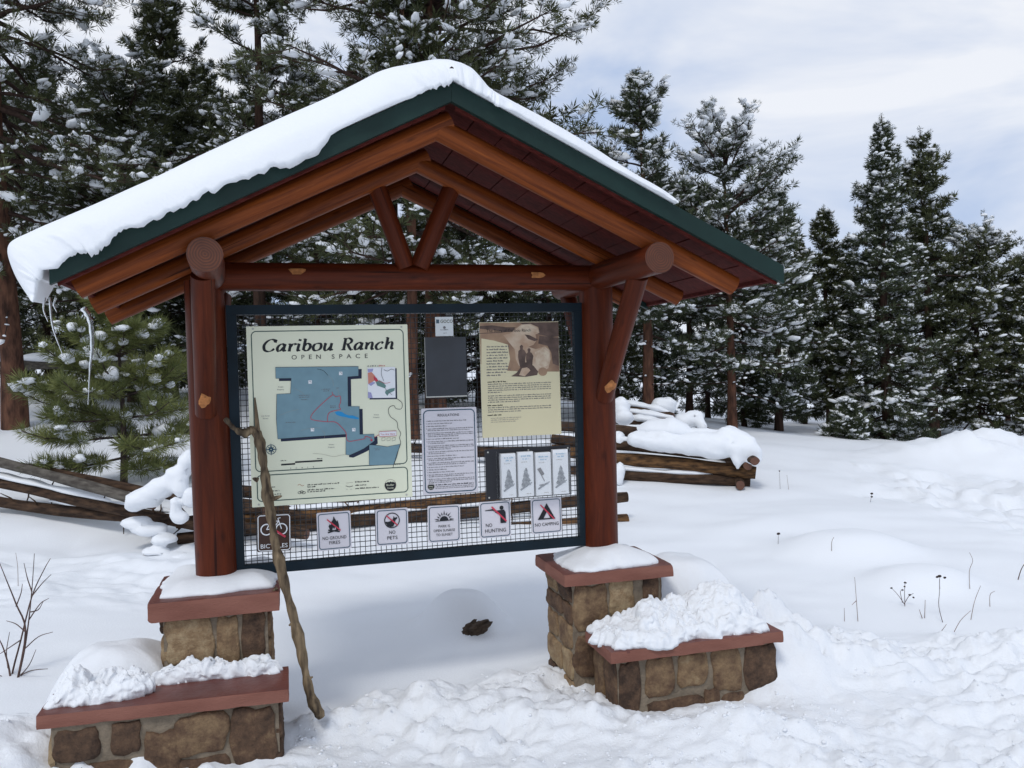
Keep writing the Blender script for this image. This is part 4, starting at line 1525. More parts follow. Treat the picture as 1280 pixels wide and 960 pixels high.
def county_disc(e, c, r, y):
    mb = MB()
    pts = [(c[0] + r * math.cos(a), c[1] + r * math.sin(a)) for a in np.linspace(math.radians(148), math.radians(392), 30)]
    mb.poly(pts + [(c[0] + r * x, c[1] + r * z) for x, z in ((.7, .42), (.5, .62), (.3, .5), (.05, .66), (-.2, .52), (-.45, .64), (-.65, .42))], y, 0)
    mb.line(circ(c[0], c[1], r * 1.02, 28), r * .07, y - .0002, 2, True)
    put_text(mb, 'Boulder', c[0], c[1] - r * .1, r * 1.35, r * .34, y - .0006, 1)
    put_text(mb, 'County', c[0], c[1] - r * .62, r * 1.1, r * .30, y - .0006, 1)
    return mb.build('county_emblem', [M['ink'], M['sign_cream'], M['ink_faint']], e)


county_disc(e, S(713, 845), .0275, Y1)
mb = MB()
for x, y in ((.03, .012), (w - .03, .012), (.03, h - .012), (w - .03, h - .012)):
    mb.poly(circ(x - w / 2, y, .005, 10), Y1 - .001, 0)
mb.build('screws', [M['sign_edge']], e)

# --- small square signs along the bottom wire
SM = dict(bike=(.108, .262, .831, 1.007), fire=(.386, .546, .814, .998), pets=(.663, .822, .814, .994), park=(.919, 1.083, .808, .992), hunt=(1.183, 1.347, .809, .994), camp=(1.456, 1.62, .809, .991))
GR = 'small rule signs wired along the bottom of the notice board'


def slash(mb, a, b, wd, y, mi):
    mb.line([a, b], wd, y, mi)


def small(key, name, label, tilt=0.0, brown=False):
    x0, x1, z0, z1 = SM[key]
    e, w, h, og = sign(name, label, 'sign', x0, x1, z0, z1, GR, tilt)
    board(e, w, h, M['sign_brown'] if brown else M['sign_white'], M['sign_edge'], .003, .008)
    mb = MB()
    frame_line(mb, w, h, .008 if not brown else .005, .0036 if not brown else .004, .012, Y1, 0)
    mb.build('border', [M['border_blue'] if not brown else M['paper']], e)
    return e, w, h


e, w, h = small('bike', 'rule_sign', 'brown bicycle sign partly behind the walking stick', .02, True)
mb = MB()
for sx in (-1, 1):
    mb.line(circ(sx * .034, .105, .025, 26), .0055, Y2, 0, True)
P = {'r': (-.034, .105), 'f': (.034, .105), 'b': (-.004, .108), 's': (-.014, .143), 'h': (.022, .143)}
for k, (a, b) in enumerate((('r', 'b'), ('b', 'h'), ('s', 'h'), ('r', 's'), ('s', 'b'), ('f', 'h'))):
    mb.line([P[a], P[b]], .0042, Y2 - .0001 * (k + 1), 0)
mb.line([(.022, .143), (.018, .156), (.030, .158)], .0042, Y2 - .0008, 0)
mb.line([(-.022, .148), (-.006, .149)], .0055, Y2 - .0008, 0)
mb.build('bicycle_symbol', [M['paper']], e)
mb = MB()
slash(mb, (-.012, .112), (.052, .066), .010, Y3 - .001, 0)
mb.build('red_slash', [M['ink_red']], e)
mb = MB()
put_text(mb, 'NO', -.002, .045, .026, .018, Y2)
put_text(mb, 'BICYCLES', 0, .017, .122, .020, Y2)
mb.build('lettering', [M['paper']], e)

e, w, h = small('fire', 'rule_sign', 'white sign with a struck-out campfire', -.01)
mb = MB()
fl = [(0, .175), (.008, .158), (.014, .148), (.017, .155), (.023, .135), (.024, .115), (.014, .104), (.009, .112), (.006, .126), (.000, .112), (-.005, .122), (-.010, .108), (-.02, .112), (-.026, .128), (-.020, .138), (-.015, .133), (-.012, .148), (-.004, .160)]
mb.poly([(x, z - .012) for x, z in fl], Y2, 0)
mb.line([(-.03, .086), (.024, .098)], .007, Y2 - .0002, 0)
mb.line([(-.028, .098), (.026, .087)], .007, Y2 - .0004, 0)
mb.build('campfire_symbol', [M['ink']], e)
mb = MB()
slash(mb, (-.032, .150), (.03, .093), .006, Y3 - .001, 0)
mb.build('red_slash', [M['ink_red']], e)
mb = MB()
put_text(mb, 'NO GROUND', 0, .052, .112, .0155, Y2)
put_text(mb, 'FIRES', 0, .029, .052, .0155, Y2)
mb.build('lettering', [M['ink']], e)

e, w, h = small('pets', 'rule_sign', 'white sign with a struck-out dog in a circle', .008)
mb = MB()
mb.line(circ(0, .122, .036, 30), .0045, Y2, 0, True)
mb.poly([(-.034, .117), (-.02, .116), (-.008, .119), (.004, .126), (.008, .143), (.014, .134), (.025, .138), (.026, .130), (.018, .124), (.014, .112), (.006, .092), (-.008, .090), (-.022, .096)], Y2 - .0002, 0)
mb.build('dog_symbol', [M['ink']], e)
mb = MB()
slash(mb, (-.027, .147), (.027, .097), .006, Y3 - .001, 0)
mb.build('red_slash', [M['ink_red']], e)
mb = MB()
put_text(mb, 'NO', 0, .056, .03, .0165, Y2)
put_text(mb, 'PETS', 0, .029, .05, .0165, Y2)
mb.build('lettering', [M['ink']], e)

e, w, h = small('park', 'rule_sign', 'white sign with a rising sun', .012)
mb = MB()
pts = [(.022 * math.cos(a), .108 + .022 * math.sin(a)) for a in np.linspace(math.pi, 0, 18)]
mb.poly(pts, Y2, 0)
mb.line([(-.044, .106), (.048, .108)], .003, Y2 - .0002, 0)
for k in range(9):
    an = math.radians(8 + 164 * k / 8)
    t = np.array([math.cos(an), math.sin(an)])
    n_ = np.array([-t[1], t[0]])
    c0 = np.array([0, .109])
    r2 = .052 if k % 2 == 0 else .044
    mb.poly([tuple(c0 + t * .028 + n_ * .0034), tuple(c0 + t * .028 - n_ * .0034), tuple(c0 + t * r2 - n_ * .001)], Y2 - .0003, 0)
mb.build('sun_symbol', [M['ink']], e)
mb = MB()
put_text(mb, 'PARK IS', 0, .074, .058, .0125, Y2)
put_text(mb, 'OPEN SUNRISE', 0, .053, .108, .0125, Y2)
put_text(mb, 'TO SUNSET', 0, .032, .084, .0125, Y2)
mb.build('lettering', [M['ink']], e)

e, w, h = small('hunt', 'rule_sign', 'white sign with a struck-out rifleman', .0)
mb = MB()
mb.poly(circ(.034, .150, .0105, 18), Y2, 0)
mb.poly([(.020, .138), (.046, .140), (.054, .128), (.056, .072), (.026, .072), (.026, .112), (.016, .118), (.0, .128), (-.004, .136), (.006, .137)], Y2 - .0003, 0)
mb.poly([(-.052, .142), (-.014, .146), (.014, .136), (.012, .129), (-.014, .138), (-.052, .139)], Y2 - .0005, 0)
mb.build('hunter_symbol', [M['ink']], e)
mb = MB()
slash(mb, (-.018, .158), (.058, .080), .008, Y3 - .001, 0)
mb.build('red_slash', [M['ink_red']], e)
mb = MB()
put_text(mb, 'NO', -.034, .057, .033, .0175, Y2)
put_text(mb, 'HUNTING', 0, .028, .108, .0185, Y2)
mb.build('lettering', [M['ink']], e)

e, w, h = small('camp', 'rule_sign', 'white sign with a struck-out tent', -.006)
mb = MB()
mb.poly([(-.048, .074), (.002, .156), (.046, .074), (.022, .074), (.002, .112), (-.020, .074)], Y2, 0)
mb.line([(-.046, .076), (.046, .076)], .006, Y2 - .0002, 0)
mb.build('tent_symbol', [M['ink']], e)
mb = MB()
slash(mb, (-.032, .150), (.04, .072), .0062, Y3 - .001, 0)
mb.build('red_slash', [M['ink_red']], e)
mb = MB()
put_text(mb, 'NO CAMPING', 0, .040, .128, .0165, Y2)
mb.build('lettering', [M['ink']], e)

# --- GOCO plate
e, w, h, og = sign('plaque', 'tiny pale plaque above the dark blank panel', 'plaque', .988, 1.078, 1.834, 1.93)
board(e, w, h, M['sign_pale'], None, .003, .002)
mb = MB()
put_text(mb, 'GOCO', .012, .066, .062, .016, Y1, 0)
for k in range(3):
    mb.poly([(-.040 + k * .005, .064), (-.036 + k * .005, .064), (-.036 + k * .005, .083), (-.040 + k * .005, .083)], Y1, 1)
mb.poly(circ(0, .043, .007, 6), Y1, 2)
greek(mb, -.02, .022, .03, .004, Y1, 2, 8)
greek(mb, -.006, .01, .014, .004, Y1, 2, 9)
mb.build('lettering', [M['ink_olive'], M['border_blue'], M['ink_soft']], e)
# --- dark blank panel
e, w, h, og = sign('blank_panel', 'dark blank panel with a pale lower edge', 'panel', .929, 1.138, 1.53, 1.829, tilt=.004)
board(e, w, h, M['panel_black'], M['plastic_black'], .008, .004)
mb = MB()
mb.line([(-w / 2 + .001, .0035), (w / 2 - .001, .0035)], .006, -.0095, 0)
mb.line([(-w / 2 + .0015, .006), (-w / 2 + .0015, h)], .002, -.0095, 0)
mb.build('edge_strip', [M['sign_edge']], e)
# --- regulations
e, w, h, og = sign('regulations_sign', 'tall lilac-white sign of printed rules', 'sign', .902, 1.181, 1.047, 1.477, tilt=.006)
board(e, w, h, M['sign_white'], None, .003, .006)
mb = MB()
frame_line(mb, w, h, .011, .0046, .022, Y1, 0)
mb.build('border', [M['border_blue']], e)
mb = MB()
put_text(mb, 'REGULATIONS', -.004, h - .042, .108, .0125, Y1, 0)
z = h - .066
for k, nl in enumerate((1, 1, 1, 2, 3, 1, 2, 3, 2, 1, 2, 2, 1, 1, 1, 2, 3)):
    mb.poly(circ(-w / 2 + .024, z + .002, .0018, 6), Y1, 1)
    for t in range(nl):
        x1 = w / 2 - .018 if t < nl - 1 else -w / 2 + .03 + (w - .05) * random.Random(k * 7 + t).uniform(.35, .95)
        greek(mb, -w / 2 + .030, x1, z, .0046, Y1, 1, k * 5 + t)
        z -= .0085
    z -= .0042
put_lines = (.046, .037, .029)
for t, zz in enumerate(put_lines):
    greek(mb, -.078, w / 2 - .022, zz, .0058 if t == 0 else .0042, Y1, 0 if t == 0 else 1, 90 + t)
mb.build('lettering', [M['ink'], M['ink_soft']], e)
county_disc(e, (-.1, .042), .0165, Y1)
# --- history poster
e, w, h, og = sign('history_poster', 'tall poster with a sepia photograph over cream text', 'poster', 1.211, 1.63, 1.318, 1.9, v=-.024)
board(e, w, h, M['poster_cream'], None, .004, .002)


def Hp(cx, cy):
    a, b = K(525 + cx / 7.111, 390 + cy / 7.111, -.028)
    return (a - og[0], b - og[1])


mb = MB()
zb = h * .555
mb.poly([(-w / 2 + .002, zb + .05), (-w / 2 + .03, zb + .02), (.04, zb + .004), (w / 2 - .002, zb), (w / 2 - .002, h - .003), (-w / 2 + .002, h - .003)], Y1, 0)
mb.poly([Hp(*p) for p in [(545, 235), (660, 255), (780, 290), (800, 420), (770, 540), (740, 590), (545, 590)]], Y1 - .0002, 5)
mb.poly([Hp(*p) for p in [(880, 95), (1228, 90), (1232, 215), (1160, 225), (1060, 200), (1000, 150)]], Y1 - .0003, 2)
mb.poly([Hp(*p) for p in [(740, 205), (800, 190), (850, 150), (900, 112), (980, 105), (1050, 135), (1060, 185), (1025, 200), (1035, 250), (1010, 290), (960, 310), (1030, 330), (1110, 305), (1150, 340), (1160, 420), (1140, 500), (1060, 540), (960, 520), (880, 480), (850, 420), (840, 330), (790, 270)]], Y1 - .0004, 3)
mb.poly([Hp(*p) for p in [(880, 125), (960, 110), (1040, 140), (1050, 180), (1000, 170), (950, 185), (890, 180)]], Y1 - .0006, 1)
mb.poly([Hp(*p) for p in [(1020, 360), (1090, 320), (1145, 360), (1140, 470), (1080, 500), (1030, 460)]], Y1 - .0006, 1)
mb.poly([Hp(*p) for p in [(1060, 210), (1232, 230), (1235, 480), (1180, 460), (1165, 360), (1130, 300), (1050, 280)]], Y1 - .0005, 2)
mb.poly([Hp(*p) for p in [(930, 200), (970, 205), (1050, 245), (1020, 260), (960, 240)]], Y1 - .0008, 2)
mb.poly([Hp(*p) for p in [(530, 125), (640, 118), (760, 135), (850, 135), (820, 175), (700, 185), (530, 195)]], Y1 - .0003, 2)
mb.poly([Hp(*p) for p in [(530, 150), (700, 165), (720, 178), (530, 188)]], Y1 - .0005, 0)
mb.poly([Hp(*p) for p in [(810, 572), (860, 540), (920, 450), (960, 445), (1010, 480), (1050, 530), (1040, 560), (940, 576)]], Y1 - .0009, 2)
mb.poly([Hp(*p) for p in [(880, 560), (905, 500), (960, 490), (980, 520), (930, 572)]], Y1 - .0011, 3)
mb.poly(circ(*Hp(1090, 530), .022, 14, 1.1), Y1 - .0011, 0)
for (x, y, s_) in ((905, 400, 1.0), (972, 420, .92)):
    c0 = Hp(x, y)
    mb.poly([(c0[0] + a * s_ * .056, c0[1] + b * s_ * .056) for a, b in ((-.22, -.9), (.25, -.9), (.32, -.1), (.42, .3), (.25, .62), (.1, .7), (.14, 1.0), (-.02, 1.12), (-.18, .98), (-.14, .7), (-.32, .55), (-.36, 0))], Y1 - .0013, 4)
mb.build('sepia_photograph', [M['sepia_a'], M['sepia_light'], M['sepia_c'], M['sepia_b'], M['sepia_c'], M['poster_cream']], e)
mb = MB()
a = Hp(590, 180)
b = Hp(985, 178)
put_text(mb, 'The Story of Caribou Ranch', (a[0] + b[0]) / 2, a[1], b[0] - a[0], .015, Y1 - .0016, 0)
for k in range(11):
    a = Hp(592, 315 + k * 25.5)
    b = Hp((790, 770, 790, 775, 780, 735, 770, 780, 800, 760, 710)[k], 315)
    greek(mb, a[0], b[0], a[1], .0075, Y1 - .0012, 1, 120 + k)
z = 628
for k, (nl, head) in enumerate(((5, 1), (4, 0), (3, 1), (1, 1))):
    if head:
        a, b = Hp(600, z), Hp((775, 0, 735, 725)[k], z)
        greek(mb, a[0], b[0], a[1], .007, Y1, 0, 140 + k)
        z += 19
    if k == 3:
        break
    for t in range(nl):
        a, b = Hp(604, z), Hp(1165 if t < nl - 1 else (725, 885, 900)[k], z)
        greek(mb, a[0], b[0], a[1], .0056, Y1, 1, 150 + k * 9 + t)
        z += 18.5
    z += 12
for t in range(3):
    a, b = Hp(630, z + 6 + t * 17), Hp(900 - t * 25, z)
    greek(mb, a[0], b[0], a[1], .005, Y1, 2, 180 + t)
mb.build('lettering', [M['ink'], M['ink_soft'], M['ink_faint']], e)
# --- leaflet holder
e, w, h, og = sign('leaflet_holder', 'clear leaflet box with four slots on a black backplate', 'leaflet holder', 1.222, 1.676, 1.002, 1.276)
mb = MB()
mb.box(-w / 2, w / 2, -.006, .002, 0, h - .018)
mb.build('backplate', [M['plastic_black']], e)
mb = MB()
for x in (-w / 2 + .014, w / 2 - .014, 0):
    for z in (.012, h - .032):
        mb.poly(circ(x, z, .0045, 10), -.0075, 0)
mb.build('screws', [M['sign_edge']], e)
bx0, bx1 = -w / 2 + .06, w / 2 - .022
mb = MB()
dz = .006
mb.box(bx0 - .004, bx1 + .004, -.055, -.0075, .006, .010)
mb.box(bx0 - .004, bx0 - .001, -.055, -.0075, .0105, h - .03)
mb.box(bx1 + .001, bx1 + .004, -.055, -.0075, .0105, h - .03)
mb.box(bx0 - .0005, bx1 + .0005, -.055, -.0525, .0105, h - .05)
for k in range(1, 4):
    x = bx0 + (bx1 - bx0) * k / 4
    mb.box(x - .0012, x + .0012, -.052, -.0075, .0105, h - .035)
mb.build('clear_box', [M['clear']], e)
hold = (e, w, h, bx0, bx1)
LL = ['white leaflet pile next to the slot wall nearest the regulations sign', 'white leaflet pile in the second slot from the regulations sign',
      'leaflet pile with a dark tilted tag across its front', 'white leaflet pile in the slot nearest the reddish post']
for k in range(4):
    x0 = bx0 + (bx1 - bx0) * k / 4 + .006
    x1 = bx0 + (bx1 - bx0) * (k + 1) / 4 - .006
    if k == 0:
        x0 += .006
    c = W(og[0] + (x0 + x1) / 2, SV, og[1] + .0115)
    lf = empty('leaflet_pile', c, TH, LL[k], 'leaflets', 'leaflet piles in the clear holder')
    ww, hh = x1 - x0, h - .052 + (0, .004, -.004, .006)[k]
    mb = MB()
    mb.box(-ww / 2, ww / 2, -.046, -.016, 0, hh)
    mb.build('paper', [M['paper']], lf)
    mb = MB()
    y = -.0475
    greek(mb, -ww * .3, ww * .34, hh - .024, .008, y, 0, 200 + k)
    greek(mb, -ww * .2, ww * .22, hh - .038, .008, y, 0, 205 + k)
    greek(mb, -ww * .3, ww * .1, hh - .052, .004, y, 1, 210 + k)
    greek(mb, 0, ww * .3, .012, .004, y, 1, 215 + k)
    mb.build('lettering', [M['paper_blue'], M['ink_faint']], lf)
    mb = MB()
    if k != 2:
        tr = []
        r = random.Random(k)
        for s_ in (-1, 1):
            seq = [(.003, hh * .64), (.010, hh * .56), (.008, hh * .55), (.017, hh * .45), (.013, hh * .44), (.023, hh * .35), (.018, hh * .33), (.026, hh * .26)]
            tr += [(s_ * (a + r.uniform(-.002, .002)), b) for a, b in (seq if s_ < 0 else seq[::-1])]
        mb.poly(tr[::-1], y - .0003, 0)
    mb.line([(-ww * .38, hh * .15), (-ww * .05, hh * .23), (ww * .38, hh * .31)], [.008, .012, .004], y - .0006, 0)
    mb.line([(-ww * .3, hh * .24), (ww * .3, hh * .27)], .006, y - .0009, 0)
    mb.build('tree_drawing', [M['paper_grey']], lf)
    if k == 2:
        mb = MB()
        mb.poly([(-.033, hh * .62), (-.016, hh * .655), (0.004, hh * .5), (-.012, hh * .455)], y - .0012, 0)
        mb.line([(-.012, hh * .47), (.004, hh * .33)], .004, y - .0016, 0)
        mb.build('dark_tag', [M['ink_soft']], lf)

# ------------------------------------------------------------------ walking stick leaning on the frame
st = empty('walking_stick', W(.42, -.33, .0), TH, 'gnarled grey driftwood walking stick leaning on the notice board', 'walking stick')


def stp(px, py, v):
    a, b = K(px, py, v)
    return (a - .42, v + .33, b)


main = [stp(402, 897, -.36), stp(388, 868, -.345), stp(378, 818, -.31), stp(366, 770, -.275), stp(352, 715, -.235), stp(343, 672, -.2), stp(336, 628, -.165), stp(331, 590, -.135), stp(325, 555, -.11), stp(318, 538, -.1),
        stp(305, 541, -.105), stp(292, 535, -.112), stp(281, 523, -.12)]
main = [tuple(p) for p in catmull(main, 6)]
n = len(main)
rad = [.0205 + .004 * math.sin(k * .55) + .003 * math.sin(k * 1.7 + 1) for k in range(n)]
rad = [r * (1.0 if k < n * .72 else 1.02 - .55 * (k - n * .72) / (n * .28)) for k, r in enumerate(rad)]
rad[0] *= .7
mb = MB()
mb.tube(main, rad, 14, 0, rough=.20, rs=9, seed=4)
br = [stp(324, 556, -.108), stp(322, 535, -.098), stp(320, 515, -.088), stp(318.5, 497, -.08)]
mb.tube([tuple(p) for p in catmull(br, 4)], [.012 * (1 - k / 14) + .002 for k in range(13)], 8, 0, rough=.2, rs=12, seed=6)
for (a, b, r_) in (((346, 735, -.25), (340, 741, -.262), .008), ((337, 625, -.17), (352, 620, -.18), .011), ((322, 600, -.14), (316, 598, -.15), .010), ((384, 850, -.33), (391, 846, -.335), .008), ((369, 777, -.28), (361, 782, -.285), .009)):
    mb.tube(lerp_pts(stp(*a), stp(*b), 4), [r_ * 1.2, r_, r_ * .8, r_ * .4], 8, 0, rough=.15, seed=int(a[0]))
mb.build('shaft', [M['stick']], st)

# ------------------------------------------------------------------ icicle
ic = MB()
pts = []
for px, py in ((104, 385), (109, 392), (113, 402), (115, 420), (115, 440), (113, 455), (111.5, 480), (110, 506)):
    u_, z_ = K(px, py, -.42)
    pts.append((u_, -.42, z_))
pts = catmull(pts, 4)
ic.tube(pts, [max(.0015, .0125 * (1 - (k / len(pts)) ** 1.2)) * (1 + .15 * math.sin(k * 1.9)) for k in range(len(pts))], 10, 0)
o = ic.build('icicle', [M['ice']])
o.location = tuple(ORI)
o.rotation_euler = (0, 0, TH)
tag(o, 'long bent icicle hanging from the low eave', 'icicle')
ic = MB()
for a, b in (((62, 372), (79, 445)), ((56, 372), (60, 402)), ((70, 372), (71, 390))):
    A = K(*a, -.75)
    B = K(*b, -.75)
    ic.tube(catmull([(A[0], -.75, A[1]), ((A[0] * .6 + B[0] * .4) - .008, -.75, A[1] * .5 + B[1] * .5), (B[0], -.75, B[1])], 5), [.0038 * (1 - k / 12) + .001 for k in range(11)], 8, 0)
o = ic.build('icicle', [M['ice']])
o.location = tuple(ORI)
o.rotation_euler = (0, 0, TH)
tag(o, 'thin icicle strands under the drooping roof snow', 'icicle')

# ------------------------------------------------------------------ rail fence
FE = empty('rail_fence', (-3.3, 7.9, 0), 0, 'zigzag fence of stacked split logs half buried in snow', 'fence')
FO = np.array([-3.3, 7.9, 0])


def rail(a, Ya, b, Yb, r, m='rail_wood', seed=0, sag=.0, twigs=0, r2=None):
    A, B = D(*a, Ya), D(*b, Yb)
    rr = random.Random(seed)
    pts = lerp_pts(A, B, 22)
    pts = [p + np.array([0, 0, -sag * math.sin(math.pi * k / 21)]) + np.array([0, .012 * math.sin(k * .7 + seed), .010 * math.sin(k * .45 + seed * 2)]) - FO for k, p in enumerate(pts)]
    # grain follows the rail: build in the rail's own frame
    d = (B - A) / np.linalg.norm(B - A)
    yaw = math.atan2(d[1], d[0])
    c, s = math.cos(-yaw), math.sin(-yaw)
    o0 = pts[0]
    loc = [((p - o0)[0] * c - (p - o0)[1] * s, (p - o0)[0] * s + (p - o0)[1] * c, (p - o0)[2]) for p in pts]
    mb = MB()
    mb.tube(loc, [(r + ((r2 or r) - r) * k / 21) * (.86 if k in (0, 21) else 1) for k in range(22)], 14, 0, 1, rough=.22, rs=2.2, seed=seed)
    for k in range(twigs):
        i_ = rr.randrange(1, 21)
        p = np.array(loc[i_])
        an = rr.uniform(0, 6.28)
        q = p + np.array([rr.uniform(-.12, .12), math.cos(an) * .16, -abs(math.sin(an)) * .18 if rr.random() < .7 else .14])
        mb.tube([p, (p + q) / 2 + np.array([.02, 0, .01]), q], [.011, .008, .004], 5, 0)
    o = mb.build('rail', [M[m], M['rail_end']], FE)
    o.location = tuple(o0)
    o.rotation_euler = (0, 0, yaw)
    return pts


def bolster(pts, r, seed=0, sq=.8, lift=.0, a0=0.0, a1=1.0, parent=FE, n=30):
    """snow lying along a log"""
    P = np.array(pts)
    t = np.linspace(a0, a1, n)
    k = t * (len(P) - 1)
    i0 = np.clip(k.astype(int), 0, len(P) - 2)
    f = (k - i0)[:, None]
    Q = P[i0] * (1 - f) + P[i0 + 1] * f
    s = np.linspace(0, 1, n)
    rad = r * np.clip(np.sin(np.pi * np.clip(s, .0, 1)) ** .38, .02, 1) * (1 + .30 * fbm(s * 5 + seed, s * 0 + seed, seed, 3))
    Q = Q + np.array([0, 0, 1]) * (lift + rad[:, None] * .25)
    mb = MB()
    mb.tube([tuple(p) for p in Q], list(rad), 18, 0, squash=sq, rough=.16, rs=3.5, seed=seed)
    return mb.build('snow', [M['snow']], parent)


def blob(c, r, seed=0, parent=FE, amp=.22):
    P, T = ICO[3]
    n = noise3(P + seed * 1.7, 1.6, seed) * amp + noise3(P + seed, 4, seed + 1) * amp * .35
    v = P * (1 + n)[:, None] * np.array(r) + (np.array(c) - (FO if parent is FE else 0))
    return link('snow', tri_mesh('snow', v, T, [M['snow']], smooth=True), parent)


def ico(sub):
    import bmesh as _bm
    b = _bm.new()
    _bm.ops.create_icosphere(b, subdivisions=sub, radius=1.0)
    P = np.array([tuple(v.co) for v in b.verts])
    b.verts.index_update()
    T = np.array([[v.index for v in f.verts] for f in b.faces])
    b.free()
    return P, T


ICO = {1: ico(1), 2: ico(2), 3: ico(4)}
# near section running off past the young pine
p1 = rail((-160, 535), 9.6, (192, 630), 7.9, .052, 'grey_wood', 1, .0)
p2 = rail((-160, 572), 9.5, (300, 668), 7.75, .054, 'rail_wood', 2, .0, 14)
p3 = rail((-160, 612), 9.4, (384, 668), 7.7, .056, 'rail_wood', 3, .0, 10)
rail((-160, 548), 9.55, (330, 640), 7.8, .036, 'rail_wood', 5, .0, 6)
# middle section behind the notice board
q1 = rail((208, 690), 8.02, (784, 649), 8.9, .064, 'rail_gold', 11, .0, 6)
q2 = rail((222, 672), 8.0, (784, 622), 8.9, .060, 'rail_wood', 12, .0, 8)
q3 = rail((220, 655), 8.0, (700, 614), 8.8, .062, 'rail_gold', 13, .03, 10)
q4 = rail((224, 622), 7.98, (420, 652), 8.3, .072, 'rail_wood', 14, .0, 6)
rail((290, 612), 8.2, (470, 628), 8.5, .06, 'rail_wood', 15, .02, 8)
# second section behind, seen through the wire
w1 = rail((455, 588), 11.2, (786, 600), 10.9, .075, 'rail_wood', 21, .0, 4)
w2 = rail((455, 560), 11.3, (770, 566), 11.0, .07, 'rail_wood', 22, .0, 8)
# stacked corner beyond the post
r1 = rail((690, 588), 10.9, (938, 603), 10.35, .068, 'rail_wood', 31)
r2_ = rail((690, 563), 10.95, (945, 590), 10.3, .078, 'rail_gold', 32)
r3 = rail((690, 548), 11.0, (948, 572), 10.3, .072, 'rail_wood', 33)
r4 = rail((690, 530), 11.1, (940, 556), 10.35, .07, 'rail_wood', 34)
for k, (a, Ya, b, Yb) in enumerate((((925, 606), 10.12, (905, 560), 13.0), ((935, 582), 10.12, (900, 552), 13.2), ((944, 577), 9.95, (880, 536), 13.6))):
    rail(a, Ya, b, Yb, .06, 'rail_wood', 40 + k)
t1 = rail((730, 499), 14.2, (842, 520), 13.4, .062, 'rail_wood', 51)
t2 = rail((730, 511), 14.0, (846, 527), 13.3, .062, 'rail_wood', 52, 0, 4)
t3 = rail((730, 520), 13.8, (876, 537), 13.0, .07, 'rail_wood', 53)
t4 = rail((730, 533), 13.4, (900, 545), 12.6, .07, 'rail_wood', 54)
rail((853, 545), 12.8, (862, 530), 12.8, .055, 'rail_wood', 55)
# snow on it
bolster(r4, .155, 61, .85, .03, .42, .93)
bolster(r3, .06, 62, .7, .06, .0, .5)
bolster(r1, .055, 63, .6, .07, .15, .85)
bolster(t1, .085, 64, .6, .05, .25, .98)
bolster(t2, .085, 65, .6, .05, .3, .98)
bolster(t3, .085, 66, .6, .05, .3, .8)
bolster(t4, .07, 67, .6, .05, .3, 1)
bolster(w1, .075, 68, .5, .08, .1, .9)
bolster(w2, .08, 69, .6, .08, .1, .9)
bolster(q1, .05, 70, .5, .075, .15, .95)
bolster(q2, .05, 71, .5, .075, .35, .9)
bolster(p2, .06, 72, .5, .07, .3, .7)
bolster(p3, .075, 73, .5, .08, .45, .75)
bolster(q3, .05, 77, .5, .075, .2, .6)


def meta_snow(items, parent=FE, res=.035):
    """clotted snow: lobes melted into one another"""
    mbd = bpy.data.metaballs.new('clot%d' % random.randrange(10 ** 6))
    mbd.resolution = mbd.render_resolution = res
    mbd.threshold = .5
    for (px, py, Y, rx, ry, rz) in items:
        el = mbd.elements.new(type='ELLIPSOID')
        el.co = tuple(D(px, py, Y) - FO)
        el.radius = 1.0
        el.size_x, el.size_y, el.size_z = rx * 1.75, ry * 1.75, rz * 1.75
        el.stiffness = 1.6
    ob = bpy.data.objects.new('clot%d' % random.randrange(10 ** 6), mbd)
    COL.objects.link(ob)
    me = bpy.data.meshes.new_from_object(ob.evaluated_get(bpy.context.evaluated_depsgraph_get()))
    bpy.data.objects.remove(ob)
    bpy.data.metaballs.remove(mbd)
    v = np.array([tuple(p.co) for p in me.vertices])
    n = noise3(v + 3, 4.5, 5) * .03 + noise3(v, 13, 7) * .012
    nn = np.array([tuple(p.normal) for p in me.vertices])
    me.vertices.foreach_set('co', (v + nn * n[:, None]).ravel())
    me.polygons.foreach_set('use_smooth', [True] * len(me.polygons))
    me.materials.clear()
    me.materials.append(M['snow'])
    me.update()
    return link('snow', me, parent)


meta_snow([(912, 550, 10.35, .24, .18, .16), (928, 558, 10.2, .15, .15, .16), (938, 566, 10.15, .10, .12, .15), (945, 570, 10.15, .09, .1, .12), (922, 572, 10.15, .06, .07, .16), (895, 560, 10.3, .2, .16, .15), (870, 555, 10.4, .25, .17, .14),
           (835, 553, 10.5, .25, .17, .14), (805, 550, 10.6, .22, .16, .11)])
meta_snow([(855, 527, 12.8, .14, .14, .12), (868, 523, 12.8, .16, .14, .11), (878, 532, 12.7, .07, .1, .10), (845, 538, 12.8, .12, .12, .07)])
meta_snow([(776, 512, 12.0, .12, .14, .2), (780, 522, 11.8, .12, .12, .1)])
meta_snow([(774, 548, 10.8, .10, .12, .12)])
meta_snow([(772, 595, 10.5, .09, .1, .12), (776, 588, 10.5, .05, .06, .1)])
meta_snow([(824, 508, 13.9, .16, .18, .15), (836, 508, 13.9, .12, .15, .16), (825, 520, 13.6, .1, .1, .1)])
meta_snow([(818, 528, 13.2, .12, .1, .06), (835, 530, 13.2, .12, .1, .09), (846, 531, 13.2, .08, .1, .08)])
meta_snow([(182, 622, 7.75, .17, .15, .08), (202, 609, 7.75, .13, .14, .09), (222, 592, 7.75, .11, .12, .09), (236, 575, 7.8, .08, .12, .11), (168, 631, 7.75, .08, .1, .05),
           (226, 608, 7.7, .07, .09, .11)], res=.028)
meta_snow([(219, 634, 7.65, .055, .08, .10), (226, 648, 7.65, .07, .08, .06), (238, 622, 7.7, .07, .08, .1)], res=.025)
